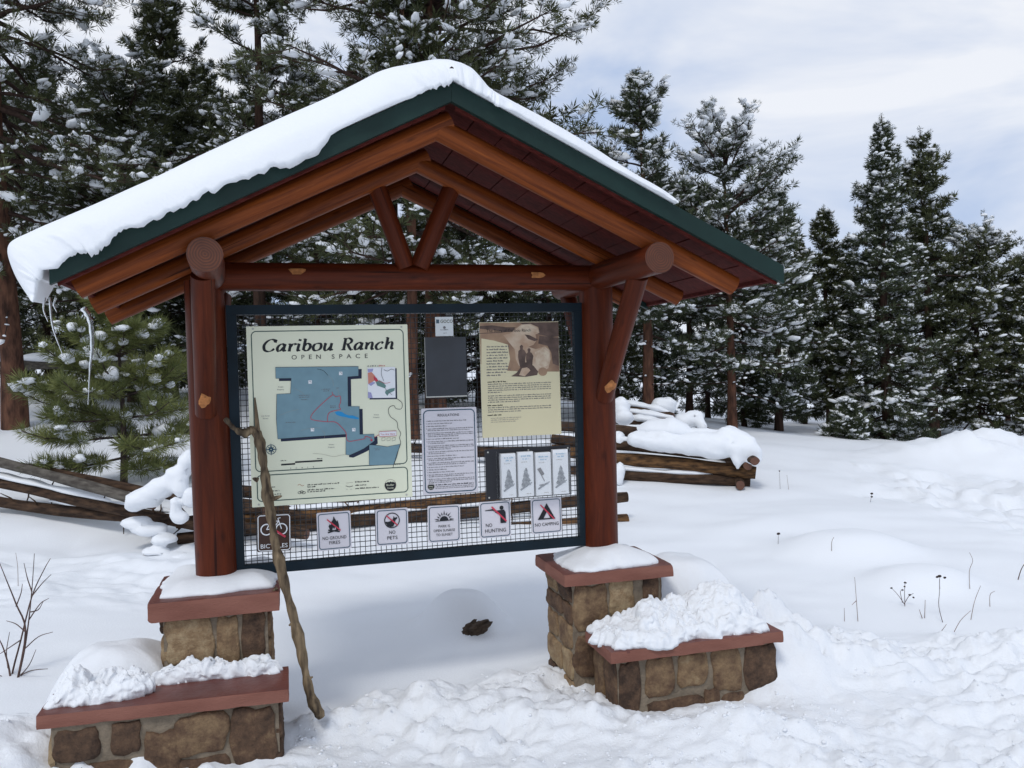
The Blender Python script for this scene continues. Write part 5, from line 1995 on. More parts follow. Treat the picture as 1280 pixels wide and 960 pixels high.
meta_snow([(186, 662, 7.85, .17, .12, .045), (205, 675, 7.8, .12, .12, .05), (170, 653, 7.85, .13, .1, .04), (195, 690, 7.75, .14, .12, .045), (222, 697, 7.7, .12, .12, .045)], res=.028)

# snowed-in log lying beyond the fence
FL = empty('fallen_log', D(60, 460, 15.5), 0, 'snow-covered fallen log beyond the young pine and the thick orange trunk', 'log')
lg = MB()
A, B = D(28, 456, 15.5), D(180, 452, 16.5)
O_ = D(60, 460, 15.5)
lg.tube([tuple(p - O_) for p in lerp_pts(A, B, 10)], .09, 12, 0, 1, rough=.15, seed=7)
lg.build('trunk', [M['grey_wood'], M['rail_end']], FL)
mb = MB()
mb.tube([tuple(p - O_ + np.array([0, -.03, .13])) for p in lerp_pts(A, B, 24)], [.17 * (math.sin(math.pi * (k + .4) / 24) ** .4) for k in range(24)], 14, 0, squash=.75, rough=.2, rs=2, seed=5)
mb.build('snow', [M['snow']], FL)


# ------------------------------------------------------------------ trees
def basis(d):
    d = d / (np.linalg.norm(d, axis=1, keepdims=True) + 1e-9)
    ref = np.where(np.abs(d[:, 2:3]) > .9, np.array([[1.0, 0, 0]]), np.array([[0, 0, 1.0]]))
    x = np.cross(d, ref)
    x /= np.linalg.norm(x, axis=1, keepdims=True) + 1e-9
    y = np.cross(x, d)
    return x, y, d


def tufts(pos, dirs, size, R, blades=14, wid=.13, spread=1.15):
    """needle tufts: narrow blades fanning out round each shoot"""
    n = len(pos)
    x, y, d = basis(dirs)
    an = R.uniform(0, 2 * np.pi, (n, blades))
    sp = R.uniform(.15, spread, (n, blades)) * np.pi / 2 * 1.05
    ln = size[:, None] * R.uniform(.7, 1.15, (n, blades))
    dv = (np.cos(sp)[..., None] * d[:, None] + np.sin(sp)[..., None] * (np.cos(an)[..., None] * x[:, None] + np.sin(an)[..., None] * y[:, None]))
    dv[..., 2] += .12
    root = pos[:, None] + dv * 0.02 - d[:, None] * (R.uniform(0, .55, (n, blades)) * size[:, None])[..., None]
    tip = root + dv * ln[..., None]
    sd = np.cross(dv, R.normal(size=(n, blades, 3)))
    sd /= np.linalg.norm(sd, axis=2, keepdims=True) + 1e-9
    hw = (size[:, None] * wid * .5)[..., None]
    mid = root + dv * (ln * .45)[..., None]
    v = np.stack([root, mid + sd * hw, tip, mid - sd * hw], 2).reshape(-1, 3)
    f = np.arange(n * blades * 4).reshape(-1, 4)
    tone = np.repeat(R.uniform(0, 1, n), blades) * .7 + R.uniform(0, .3, n * blades)
    return v, f, tone


def snow_blobs(pos, size, R, sub=1, dirs=None):
    P, T = ICO[sub]
    n = len(pos)
    k = len(P)
    nz = 1 + R.uniform(-.28, .28, (n, k))
    sc = size[:, None] * np.stack([R.uniform(.8, 1.35, n), R.uniform(.8, 1.35, n), R.uniform(.5, .85, n)], 1)
    if dirs is not None:
        sc = size[:, None] * np.stack([R.uniform(.85, 1.75, n), R.uniform(.5, .95, n), R.uniform(.32, .6, n)], 1) * (.92 if sub == 1 else .85)
    v = P[None] * nz[..., None] * sc[:, None]
    if dirs is not None:
        d = dirs / (np.linalg.norm(dirs, axis=1, keepdims=True) + 1e-9)
        v[..., 2] += v[..., 0] * .8 * np.clip(d[:, 2], -.5, .35)[:, None]
        a = np.arctan2(d[:, 1], d[:, 0]) + R.normal(0, .35, n)
    else:
        a = R.uniform(0, 6.28, n)
    c, s = np.cos(a)[:, None], np.sin(a)[:, None]
    v = np.stack([v[..., 0] * c - v[..., 1] * s, v[..., 0] * s + v[..., 1] * c, v[..., 2]], -1) + pos[:, None]
    f = (T[None] + (np.arange(n) * k)[:, None, None]).reshape(-1, 3)
    return v.reshape(-1, 3), f


def tubes_np(paths, rads, seg=5):
    """many thin branches in one go: paths (n, m, 3)"""
    n, m, _ = paths.shape
    t = np.gradient(paths, axis=1).reshape(-1, 3)
    x, y, d = basis(t)
    x, y = x.reshape(n, m, 3), y.reshape(n, m, 3)
    an = np.arange(seg) * 2 * np.pi / seg
    v = paths[:, :, None] + rads[:, :, None, None] * (np.cos(an)[None, None, :, None] * x[:, :, None] + np.sin(an)[None, None, :, None] * y[:, :, None])
    idx = np.arange(n * m * seg).reshape(n, m, seg)
    a = idx[:, :-1]
    b = idx[:, 1:]
    f = np.stack([a, np.roll(a, -1, 2), np.roll(b, -1, 2), b], -1).reshape(-1, 4)
    return v.reshape(-1, 3), f


def make_tree(seed, Ht, Rm, cb, r0, nb, shape='pine', droop=.25, size=.13, blades=14, wid=.15, snow=.5, twigs=7, snow_size=.075, dead=8, lean=0.0, bigsnow=.04, density=1.0):
    R = np.random.default_rng(seed)
    # trunk
    m = 18
    zz = np.linspace(-.3, Ht, m)
    ax = np.stack([lean * zz / Ht * Ht * .1 + .04 * Ht / 8 * np.sin(zz * .7 + seed), .04 * Ht / 8 * np.cos(zz * .55 + seed), zz], 1)
    rr = r0 * np.clip(1 - zz / Ht, 0.02, 1.1) ** .8
    rr[:2] *= 1.15
    tv, tf = tubes_np(ax[None], rr[None], 12)

    def axis_at(z):
        return np.stack([np.interp(z, zz, ax[:, 0]), np.interp(z, zz, ax[:, 1]), z], 1)

    # limbs
    u_ = R.uniform(0, 1, nb)
    t = cb + (0.965 - cb) * (u_ ** (.85 if shape != 'cone' else 1.05))
    t = np.sort(t)
    k = (t - cb) / (1 - cb)
    if shape == 'cone':
        prof = (1 - k) ** .80 * .98 + .03
        prof *= np.where(k < .12, .85 + k, 1)
    elif shape == 'round':
        prof = np.sqrt(np.clip(1 - ((k - .38) / .66) ** 2, 0, 1)) * .9 + .1
    else:
        prof = np.clip((1 - k) ** .62, 0, 1) * (.55 + .45 * sstep(0, .25, k)) + .035
    ln = Rm * prof * R.uniform(.38, 1.18, nb) * np.where(R.uniform(0, 1, nb) < .12, 1.25, 1)
    az = np.arange(nb) * 2.39996 + R.uniform(-.5, .5, nb)
    el = np.radians(-12 + 62 * k ** 1.3 + R.uniform(-14, 14, nb)) if shape != 'cone' else np.radians(-16 + 55 * k ** 1.6 + R.uniform(-10, 10, nb))
    mm = 7
    s = np.linspace(0, 1, mm)
    hd = np.stack([np.cos(az), np.sin(az), np.zeros(nb)], 1)
    paths = axis_at(t * Ht)[:, None] + (ln * np.cos(el))[:, None, None] * s[None, :, None] * hd[:, None]
    dz = np.sin(el)[:, None] * ln[:, None] * s - droop * ln[:, None] * (s ** 1.5) + (.30 * droop + .10) * ln[:, None] * s ** 4
    paths[:, :, 2] += dz
    paths += R.normal(0, .02, paths.shape) * ln[:, None, None] * s[None, :, None]
    brad = (r0 * .12 + .010 * ln)[:, None] * (1 - .85 * s)[None]
    bv, bf = tubes_np(paths, brad, 5)
    # twigs
    tp, td, tw_paths = [], [], []
    for q in range(twigs):
        f = (q + R.uniform(.1, .9, nb)) / twigs
        f = .22 + .78 * f
        kk = f * (mm - 1)
        i0 = np.clip(kk.astype(int), 0, mm - 2)
        fr = (kk - i0)[:, None]
        ar = np.arange(nb)
        base = paths[ar, i0] * (1 - fr) + paths[ar, i0 + 1] * fr
        dirb = paths[ar, i0 + 1] - paths[ar, i0]
        dirb /= np.linalg.norm(dirb, axis=1, keepdims=True) + 1e-9
        side = np.cross(dirb, (0, 0, 1)) * np.where(R.uniform(0, 1, nb) < .5, -1, 1)[:, None]
        tl = ln * (.42 - .22 * f) * R.uniform(.6, 1.25, nb) + .07
        dt = dirb * .65 + side * R.uniform(.35, 1.0, (nb, 1)) + np.array([0, 0, 1]) * R.uniform(-.2, .5, (nb, 1))
        dt /= np.linalg.norm(dt, axis=1, keepdims=True)
        end = base + dt * tl[:, None]
        midp = (base + end) / 2 - np.array([0, 0, .05]) * tl[:, None]
        tw_paths.append(np.stack([base, midp, end], 1))
        for g in (1.0, .75, .5, .25)[:4 if density > .8 else 3]:
            keep = R.uniform(0, 1, nb) < (1.0 if g == 1.0 else .8)
            pp = base * (1 - g) + end * g + R.normal(0, .025, (nb, 3))
            tp.append(pp[keep])
            td.append((dt + R.normal(0, .3, (nb, 3)) + np.array([0, 0, .35]))[keep])
    tp.append(paths[:, -1])
    td.append(paths[:, -1] - paths[:, -2] + np.array([0, 0, .05]))
    tw = np.concatenate(tw_paths)
    wv, wf = tubes_np(tw, np.full((len(tw), 3), .008) * np.array([[1, .7, .4]]), 4)
    top = axis_at(Ht * np.array([1, .99, .98, .97, .955, .94]))
    tp.append(top)
    td.append(np.tile([[0, 0, 1.0]], (6, 1)))
    tp = np.concatenate(tp)
    td = np.concatenate(td)
    sz = size * R.uniform(.75, 1.25, len(tp)) * np.clip(.5 + (Ht - tp[:, 2]) / (.22 * Ht), .5, 1)
    nv, nf, tone = tufts(tp, td, sz, R, blades, wid)
    # bare dead limbs below the crown
    wood_v, wood_f = [tv, bv, wv], [tf, bf, wf]
    sp_extra, sp_dirs = [], []
    if dead:
        z0 = R.uniform(.12, max(.16, cb + .12), dead) * Ht
        a0 = R.uniform(0, 6.28, dead)
        l0 = R.uniform(.35, 1.0, dead) * Rm * .8
        ss = np.linspace(0, 1, 5)
        pth = axis_at(z0)[:, None] + (l0[:, None] * ss)[..., None] * np.stack([np.cos(a0), np.sin(a0), R.uniform(-.35, .15, dead)], 1)[:, None]
        pth += R.normal(0, .03, pth.shape) * ss[None, :, None]
        dv_, df_ = tubes_np(pth, .013 * (1 - .7 * ss)[None] * np.ones((dead, 1)), 5)
        wood_v.append(dv_)
        wood_f.append(df_)
        for q in range(1, 5):
            sp_extra.append(pth[:, q] + np.array([0, 0, .02]))
            sp_dirs.append(pth[:, q] - pth[:, q - 1])
    V_, F_, o_ = [], [], 0
    for a, b in zip(wood_v, wood_f):
        V_.append(a)
        F_.append(b + o_)
        o_ += len(a)
    # snow: small caps on tufts, some big loads
    pick = R.uniform(0, 1, len(tp)) < snow
    nrep = 2
    sp = np.repeat(tp[pick], nrep, 0) + np.array([0, 0, 1]) * np.repeat(sz[pick] * .22, nrep)[:, None]
    sp = sp + R.normal(0, 1, sp.shape) * np.repeat(sz[pick] * .28, nrep)[:, None] * np.array([1, 1, .5])
    ss_ = snow_size * np.exp(R.normal(-.38, .45, len(sp)))
    sdir = np.repeat(td[pick], nrep, 0)
    # snow strung along the limbs
    ldirs = (paths[:, 3:7] - paths[:, 1:5]).reshape(-1, 3)
    lk = paths[:, 2:6].reshape(-1, 3)
    lsel = R.uniform(0, 1, len(lk)) < snow * .55
    lp = lk[lsel] + np.array([0, 0, .03])
    ld = ldirs[lsel]
    if sp_extra:
        lp = np.concatenate([lp] + sp_extra)
        ld = np.concatenate([ld] + sp_dirs)
    sp = np.concatenate([sp, lp])
    ss_ = np.concatenate([ss_, snow_size * .8 * np.exp(R.normal(0, .3, len(lp)))])
    v1, f1 = snow_blobs(sp, ss_, R, 1, np.concatenate([sdir, ld]))
    # pads bridging whole shoots
    tl_ = tw[:, 2] - tw[:, 0]
    tn_ = np.linalg.norm(tl_, axis=1)
    psel = R.uniform(0, 1, len(tw)) < snow * .7
    pp_ = tw[psel, 0] * .35 + tw[psel, 2] * .65 + np.array([0, 0, 1]) * (size * .20)
    pv, pf = snow_blobs(pp_, np.clip(tn_[psel] * .34, .04, .13) * R.uniform(.6, 1.15, psel.sum()), R, 2, tl_[psel])
    nbig = int(len(tp) * bigsnow)
    parts = [(v1, f1)]
    if nbig:
        bi = R.choice(len(tp), nbig, replace=False)
        v2, f2 = snow_blobs(tp[bi] + np.array([0, 0, .04]), snow_size * R.uniform(1.1, 1.9, nbig), R, 2, td[bi])
        parts.append((v2, f2))
    parts.append((pv, pf))
    sv = np.concatenate([p[0] for p in parts])
    sf, o_ = [], 0
    for p in parts:
        sf.append(p[1] + o_)
        o_ += len(p[0])
    sf = np.concatenate(sf)
    return dict(nt=len(tf), wood=(np.concatenate(V_), np.concatenate(F_)), crown=(nv, nf, tone), snow=(sv, sf))


def tree_meshes(nm, data, bark, leaf):
    a = tri_mesh(nm + '_trunk', data['wood'][0], data['wood'][1], [M[bark], M['branch']], smooth=True, mi=(np.arange(len(data['wood'][1])) >= data.get('nt', 10 ** 9)))
    b = tri_mesh(nm + '_crown', data['crown'][0], data['crown'][1], [M[leaf]], tone=data['crown'][2])
    c = tri_mesh(nm + '_snow', data['snow'][0], data['snow'][1], [M['snow']], smooth=True)
    return a, b, c


def plant_tree(meshes, loc, rz, sc, label, cat='tree', group=None, name='pine_tree', sxy=1.0):
    e = empty(name, loc, rz, label, cat, group)
    e.scale = (sc * sxy, sc * sxy, sc)
    for n_, me in zip(('trunk', 'crown', 'snow'), meshes):
        link(n_, me, e)
    return e


def at_ground(px, Y):
    p = D(px, 480, Y)
    x = float(p[0])
    return (x, Y, gz(x, Y) - .05)


def height_to(px, py, Y):
    return float(D(px, py, Y)[2]) - at_ground(px, Y)[2]


def hero(label, px, Y, top, name='pine_tree', bark='bark_dark', leaf='needles', rz=0.0, group=None, **kw):
    loc = at_ground(px, Y)
    Ht = top if top > 0 and top < 40 else height_to(px, -top if top < 0 else top, Y)
    d = make_tree(Ht=Ht, **kw)
    return plant_tree(tree_meshes(name, d, bark, leaf), loc, rz, 1.0, label, 'tree', group, name), d


PG = 'snow-dusted pines around the clearing'
hero('pine with a thick orange-brown trunk and snow-loaded boughs beyond the log fence', 12, 13.5, 11.5, bark='bark_orange', seed=1, Rm=3.5, cb=.22, r0=.18, nb=115, droop=.42, size=0.139, blades=28, wid=.10,
     snow=0.59, twigs=10, snow_size=0.055, dead=16, bigsnow=0.018, group=PG)
hero('dark pine with the bushy pointed top over the long snowy roof slope', 212, 18.0, 9.2, seed=2, Rm=1.9, cb=.12, r0=.14, nb=140, size=0.139, blades=26, wid=.13, snow=0.29, twigs=7, snow_size=0.051, bigsnow=0.006, group=PG)
hero('tall pine with a bare dark stem crossing its crown above the roof snow', 332, 15.0, 10.8, seed=3, Rm=1.75, cb=.2, r0=.13, nb=95, size=0.131, blades=26, wid=.12, snow=0.59, twigs=7, snow_size=0.058, bigsnow=0.018, group=PG)
hero('broad pine rising straight behind the roof ridge with an orange trunk behind the board', 548, 13.0, 11.0, bark='bark_orange', seed=4, Rm=2.3, cb=.17, r0=.16, nb=185, droop=.2, size=0.131, blades=28, wid=.11, snow=0.48, twigs=8, snow_size=0.055, bigsnow=0.012, shape='round', group=PG)
hero('slim pine whose dark trunk stands between the map sign and the blank panel', 517, 12.4, 8.6, bark='bark_orange', seed=5, Rm=1.1, cb=.28, r0=.10, nb=70, size=0.123, blades=25, wid=.12, snow=0.48, twigs=6, snow_size=0.051, group=PG)
hero('open-topped pine with a rusty trunk seen past the kiosk post', 810, 15.5, 88, bark='bark_orange', leaf='needles_cool', seed=6, Rm=1.35, cb=.26, r0=.115, nb=62, droop=.1, size=0.131, blades=26, wid=.12, snow=0.65, twigs=7, snow_size=0.055, dead=16, bigsnow=0.02, group=PG)
hero('full pine with snow-tipped crown and bare straight trunk above the fence corner', 913, 16.5, 162, bark='bark_orange', leaf='needles_cool', seed=7, Rm=1.5, cb=.24, r0=.10, nb=84, droop=.12, size=0.131, blades=26, wid=.12, snow=0.74, twigs=7, snow_size=0.055, dead=12, bigsnow=0.03, shape='round', group=PG)
hero('narrow dark pine in the gap beside the tallest tree', 1035, 21.0, 258, seed=8, Rm=1.0, cb=.05, r0=.10, nb=100, size=0.139, blades=24, wid=.14, snow=0.44, twigs=6, snow_size=0.055, bigsnow=0.01, group=PG)
hero('tallest cone-shaped tree, foliage down to the snow', 1108, 20.0, 143, leaf='needles_cool', seed=9, Rm=1.42, cb=.02, r0=.14, nb=165, shape='cone', droop=.2, size=0.131, blades=24, wid=.13, snow=0.62, twigs=7, snow_size=0.051, dead=0, bigsnow=0.02, group=PG)
hero('tall dark pine with a long limb reaching out from its shoulder', 1168, 21.5, 160, seed=10, Rm=1.5, cb=.12, r0=.13, nb=95, size=0.139, blades=24, wid=.14, snow=0.49, twigs=7, snow_size=0.055, lean=-.3, bigsnow=0.02, group=PG)
hero('round-headed dark pine behind the ploughed snow bank', 1222, 22.0, 290, seed=11, Rm=1.75, cb=.08, r0=.11, nb=130, size=0.139, blades=24, wid=.14, snow=0.44, twigs=7, snow_size=0.055, bigsnow=0.01, shape='round', group=PG)
hero('dusky pine at the far end of the ploughed snow bank', 1300, 21.0, 312, seed=12, Rm=1.6, cb=.08, r0=.11, nb=110, size=0.139, blades=24, wid=.14, snow=0.44, twigs=6, snow_size=0.055, bigsnow=0.01, group=PG)
hero('bushy pine filling the gap beside the straight-trunked pine', 972, 19.5, 236, leaf='needles_cool', seed=13, Rm=1.2, cb=.08, r0=.10, nb=105, size=0.139, blades=24, wid=.14, snow=0.59, twigs=6, snow_size=0.055, bigsnow=0.02, group=PG)

# forest behind: five stock trees, copied
STOCK = []
for k, kw in enumerate((dict(seed=21, Ht=9, Rm=1.7, cb=.06, r0=.13, nb=125), dict(seed=22, Ht=9, Rm=1.5, cb=.12, r0=.12, nb=110), dict(seed=23, Ht=9, Rm=2.0, cb=.05, r0=.14, nb=135, shape='round'), dict(seed=24, Ht=9, Rm=1.35, cb=.04, r0=.11, nb=140, shape='cone'))):
    d = make_tree(size=.2, blades=23, wid=.15, snow=0.50, twigs=6, snow_size=0.062, bigsnow=0.01, dead=10, density=.7, **kw)
    STOCK.append(tree_meshes('forest_pine', d, 'bark_dark', ('needles', 'needles_cool')[k % 2]))
FOREST = [
    (62, 20, 8.5, 0, 'pine deep behind the thick orange trunk'), (128, 22, 8.0, 1, 'pine deep behind the icicle'), (165, 17, 6.8, 2, 'middling pine standing behind the young pine'),
    (268, 20, 8.0, 0, 'pine deep behind the left-hand post head'), (390, 22, 8.2, 1, 'pine deep behind the map sign title'), (400, 16.5, 6.6, 2, 'pine close behind the map sign'),
    (452, 19, 8.0, 3, 'pine seen through the gable beside the V struts'), (600, 18, 7.6, 2, 'pine seen behind the sepia poster'), (655, 20, 7.0, 0, 'pine seen past the top corner of the board frame'),
    (690, 16, 5.4, 1, 'pine framed between the poster and the knee brace'), (755, 20, 6.2, 2, 'pine behind the knee brace'), (770, 17, 5.0, 0, 'low pine just behind the brace foot'),
    (862, 21, 6.0, 1, 'pine deep between the two rusty trunks'), (885, 24, 5.8, 2, 'far pine low between the two rusty trunks'), (950, 24, 5.6, 3, 'far pine above the fence corner'),
    (1005, 25, 5.6, 0, 'far pine in the dark gap before the tallest tree'), (1065, 25, 5.8, 1, 'far pine hidden behind the tallest tree'), (1140, 26, 6.0, 2, 'far pine showing between the tallest tree and its dark neighbour'),
    (1195, 26, 5.2, 0, 'far pine behind the round-headed pine'), (1258, 26, 5.0, 1, 'far pine showing low at the snow bank'), (-60, 18, 9, 2, 'pine half out of sight behind the thick orange trunk'),
    (320, 24, 8.8, 3, 'far pine behind the stem that crosses the roof snow'), (500, 23, 8.6, 0, 'far pine behind the roof ridge'), (1340, 24, 5.2, 3, 'far pine past the end of the snow bank'),
    (30, 25, 9.5, 1, 'far tall pine glimpsed behind the thick trunk'), (820, 19, 5.0, 3, 'low cone pine behind the open-topped pine'), (930, 20, 4.6, 0, 'low pine directly behind the straight bare trunk'),
    (560, 25, 8.4, 1, 'far pine glimpsed under the gable peak'), (715, 25, 6.0, 3, 'far pine behind the board corner and post'), (205, 25, 8.6, 0, 'far pine behind the bushy pointed top'),
]
for k, (px, Y, ht, kind, lab) in enumerate(FOREST):
    lab = lab.replace('left-hand post head', 'post head beside the map sign')
    plant_tree(STOCK[kind], at_ground(px, Y), k * 1.37, ht / 9.0, 'dark snowy ' + lab, 'tree', 'pines of the forest behind', 'forest_pine', 1.0 + .2 * ((k * 7) % 5 - 2) / 2)

# snow-laden sapling at the forest edge
d = make_tree(seed=71, Ht=.9, Rm=.5, cb=.03, r0=.03, nb=34, shape='cone', size=.16, blades=18, wid=.10, snow=.35, twigs=4, snow_size=.06, bigsnow=.12, dead=0)
plant_tree(tree_meshes('sapling', d, 'bark_dark', 'needles_cool'), at_ground(1058, 18.6), .3, 1.0, 'little sapling bent under clotted snow at the tallest tree foot', 'tree', None, 'sapling')


# young long-needled pine beyond the fence
def young_pine():
    R = np.random.default_rng(55)
    loc = at_ground(150, 9.5)
    Ht = height_to(152, 352, 9.5)
    mb_paths, tp, td = [], [], []
    zz = np.linspace(-.1, Ht, 14)
    ax = np.stack([.02 * np.sin(zz * 2), .02 * np.cos(zz * 2.3), zz], 1)
    tv, tf = tubes_np(ax[None], (.045 * np.clip(1 - zz / Ht, .05, 1))[None], 10)
    P, Rd = [], []
    for lv, (zf, n_, ln, el) in enumerate(((.15, 5, .95, -4), (.25, 6, 1.15, 3), (.34, 6, 1.1, 9), (.44, 6, 1.0, 14), (.50, 6, .85, 22), (.64, 6, .65, 30), (.78, 5, .45, 40), (.90, 4, .28, 52))):
        a0 = R.uniform(0, 6)
        for k in range(n_):
            az = a0 + k * 2 * np.pi / n_ + R.uniform(-.3, .3)
            l_ = ln * R.uniform(.75, 1.15)
            s = np.linspace(0, 1, 6)
            e_ = math.radians(el + R.uniform(-8, 8))
            p = np.stack([np.cos(az) * l_ * np.cos(e_) * s, np.sin(az) * l_ * np.cos(e_) * s, zf * Ht + l_ * (np.sin(e_) * s - .18 * s ** 1.5 + .22 * s ** 3)], 1)
            p += R.normal(0, .012, p.shape) * s[:, None]
            P.append(p)
            Rd.append(.016 * (1 - .7 * s))
            for q in range(5):
                f = R.uniform(.3, .92)
                i0 = int(f * 5)
                b0 = p[i0]
                dr = p[min(i0 + 1, 5)] - p[i0 - 1]
                dr /= np.linalg.norm(dr)
                sd = np.cross(dr, (0, 0, 1)) * (1 if q % 2 else -1)
                dd = dr * .6 + sd * .7 + np.array([0, 0, R.uniform(-.05, .35)])
                dd /= np.linalg.norm(dd)
                l2 = l_ * R.uniform(.22, .4)
                pp = b0 + np.linspace(0, 1, 6)[:, None] * dd * l2
                P.append(pp)
                Rd.append(.008 * (1 - .5 * s))
                for g in (.25, .45, .65, .85, 1.0):
                    tp.append(b0 + dd * l2 * g)
                    td.append(dd + np.array([0, 0, .25]))
            for g in (.6, .7, .8, .9, 1.0):
                kk = g * 5
                i0 = min(int(kk), 4)
                tp.append(p[i0] * (1 - (kk - i0)) + p[i0 + 1] * (kk - i0))
                td.append(p[i0 + 1] - p[i0] + np.array([0, 0, .03]))
    for g in (.9, .94, .97, 1.0):
        tp.append(np.array([0, 0, Ht * g]))
        td.append(np.array([.02, 0, 1.0]))
    P = np.array(P)
    bv, bf = tubes_np(P, np.array(Rd), 6)
    tp, td = np.array(tp), np.array(td)
    td /= np.linalg.norm(td, axis=1, keepdims=True)
    sz = R.uniform(.10, .155, len(tp))
    nv, nf, tone = tufts(tp, td, sz, R, 46, .05, .9)
    pk = R.uniform(0, 1, len(tp)) < .16
    v1, f1 = snow_blobs(tp[pk] + np.array([0, 0, .02]), R.uniform(.03, .075, pk.sum()), R, 2)
    v2, f2 = snow_blobs(P[::7, 2] + np.array([0, 0, .03]), R.uniform(.04, .09, len(P[::7])), R, 2)
    data = dict(wood=(np.concatenate([tv, bv]), np.concatenate([tf, bf + len(tv)])), crown=(nv, nf, tone), snow=(np.concatenate([v1, v2]), np.concatenate([f1, f2 + len(v1)])))
    plant_tree(tree_meshes('young_pine', data, 'bark_grey', 'needles_young'), loc, .4, 1.0, 'young bright-green long-needled pine just beyond the log fence', 'tree', None, 'young_pine')


young_pine()


# ------------------------------------------------------------------ dead stems and twigs
def stem(mb, pts, r0, r1, mi=0):
    P = catmull(pts, 4) if len(pts) > 2 else lerp_pts(pts[0], pts[1], 3)
    n = len(P)
    mb.tube(P, [r0 + (r1 - r0) * k / (n - 1) for k in range(n)], 5, mi)


sh = at_ground(17, 4.45)
TW = empty('twiggy_shrub', sh, 0, 'bare twiggy shrub poking through the snow beside the swept stone bench', 'shrub')
mb = MB()


def tp_(px, py, dy=0.0):
    return tuple(D(px, py, 4.45 + dy) - np.array(sh))


for pts in ([(17, 885), (14, 850), (26, 800), (40, 745), (55, 712), (63, 698)], [(17, 872), (22, 850), (30, 815), (36, 775), (40, 735), (43, 692)], [(20, 860), (32, 790), (20, 755), (8, 725), (-2, 700)], [(15, 860), (10, 830), (2, 805), (-8, 790)],
            [(24, 845), (40, 838), (60, 836)], [(30, 812), (48, 796), (66, 790)], [(36, 775), (50, 755), (61, 748)], [(32, 790), (20, 780), (8, 776)], [(26, 800), (8, 812), (-4, 820)], [(40, 740), (34, 722), (30, 704)], [(40, 745), (52, 730), (64, 718)], [(22, 848), (36, 832), (45, 812)], [(14, 850), (4, 846), (-6, 842)],
            [(20, 758), (26, 742), (28, 730)], [(10, 835), (8, 815), (12, 790)], [(38, 765), (48, 762), (54, 752)]):
    n = len(pts)
    stem(mb, [tp_(x, y, .05 * math.sin(k * 1.3 + pts[0][1])) for k, (x, y) in enumerate(pts)], .0065 if n > 3 else .0036, .0015)
mb.build('stems', [M['twig']], TW)

GS = 'dried flower stalks standing in the open snow'


def stalk(label, Y, strokes, heads=(), name='dried_stalk', r=.0024, pale=False):
    x0, y0 = strokes[0][0]
    base = D(x0, y0, Y)
    g_ = gz(base[0], base[1])
    base = np.array([base[0], base[1], g_])
    off = base[2] - D(x0, y0, Y)[2]
    e = empty(name, base, 0, label, 'dry plant', GS)
    mb = MB()
    for s_ in strokes:
        P = [D(x, y, Y) - base + np.array([0, .02 * math.sin(x), off]) for x, y in s_]
        if s_ is strokes[0]:
            P[0] = P[0] - np.array([0, 0, .05])
        stem(mb, [tuple(p) for p in P], r, r * .55)
    mb.build('stem', [M['twig_pale'] if pale else M['twig']], e)
    for (x, y, s_) in heads:
        p = D(x, y, Y) - base + np.array([0, .02 * math.sin(x), off])
        Pv, T = ICO[2]
        v = Pv * (1 + noise3(Pv * 3 + x, 2, 3) * .5)[:, None] * np.array([s_, s_, s_ * .7]) * .72 + p
        link('seed_head', tri_mesh('seed_head', v, T, [M['seed']], smooth=True), e)


stalk('tall dried stalk with a flat dark seed head', 5.3, [[(1181, 803), (1176, 785), (1175, 765), (1177, 748)], [(1177, 762), (1173, 748)]], [(1177, 746, .016), (1172, 746, .013), (1181, 747, .013)])
stalk('cluster of short stalks with many dark seed heads', 5.7, [[(1130, 766), (1131, 750), (1133, 738)], [(1130, 764), (1122, 752), (1115, 744)], [(1132, 764), (1138, 754), (1141, 750)], [(1128, 762), (1127, 750), (1128, 745)]], [(1133, 738, .012), (1115, 744, .012), (1128, 746, .01), (1137, 752, .012), (1141, 755, .011), (1131, 742, .01)])
stalk('slender leaning stalk crossing a shorter one', 5.1, [[(1189, 797), (1198, 780), (1212, 767)], [(1176, 798), (1184, 785)]], pale=True)
stalk('bent bare stalk beside the leaning pair', 5.3, [[(1214, 790), (1220, 768), (1224, 745)]], pale=True)
stalk('thin wavy stalk behind the bent bare one', 5.9, [[(1212, 760), (1214, 740), (1216, 725), (1213, 715)]], pale=True)
stalk('short pale stalk farthest along the row of stalks', 5.6, [[(1236, 768), (1238, 755), (1242, 748)]], pale=True)
stalk('fine straight stalk standing alone past the bench snow', 5.4, [[(1072, 782), (1071, 755), (1070, 728)], [(1071, 757), (1065, 762)]], r=.0025, pale=True)
stalk('very short fine stalk near the bench snow', 5.4, [[(1055, 785), (1054, 768)]], r=.0025, pale=True)
stalk('short forked twig between the bench snow and the seed heads', 5.4, [[(1157, 782), (1155, 758)], [(1153, 782), (1151, 772)]], r=.003, pale=True)
stalk('stubby stalk with one dark club head near the round snow hummock', 7.4, [[(972, 710), (974, 698)]], [(974, 697, .02)])
stalk('dark club-headed stalk standing up the slope', 9.4, [[(1088, 638), (1090, 628)]], [(1090, 627, .022), (1090, 631, .018)])
stalk('upright dead stalk near the fence corner', 10.2, [[(975, 578), (974, 566), (973, 556)]], [(973, 555, .014)])
stalk('faint dead stalk beside the upright one near the fence corner', 10.2, [[(985, 580), (983, 562)]], r=.003, pale=True)
stalk('curled pale stalk over the round snow hummock', 6.9, [[(1040, 712), (1040, 702), (1043, 695)]], r=.003, pale=True)
stalk('slanting stalk at the rutted track', 6.2, [[(1268, 712), (1274, 700), (1281, 690)]], r=.004)
stalk('tiny sprig poking up below the notice board', 5.9, [[(577, 722), (576, 714)], [(577, 720), (580, 715)]], [(576, 713, .008)], r=.003)
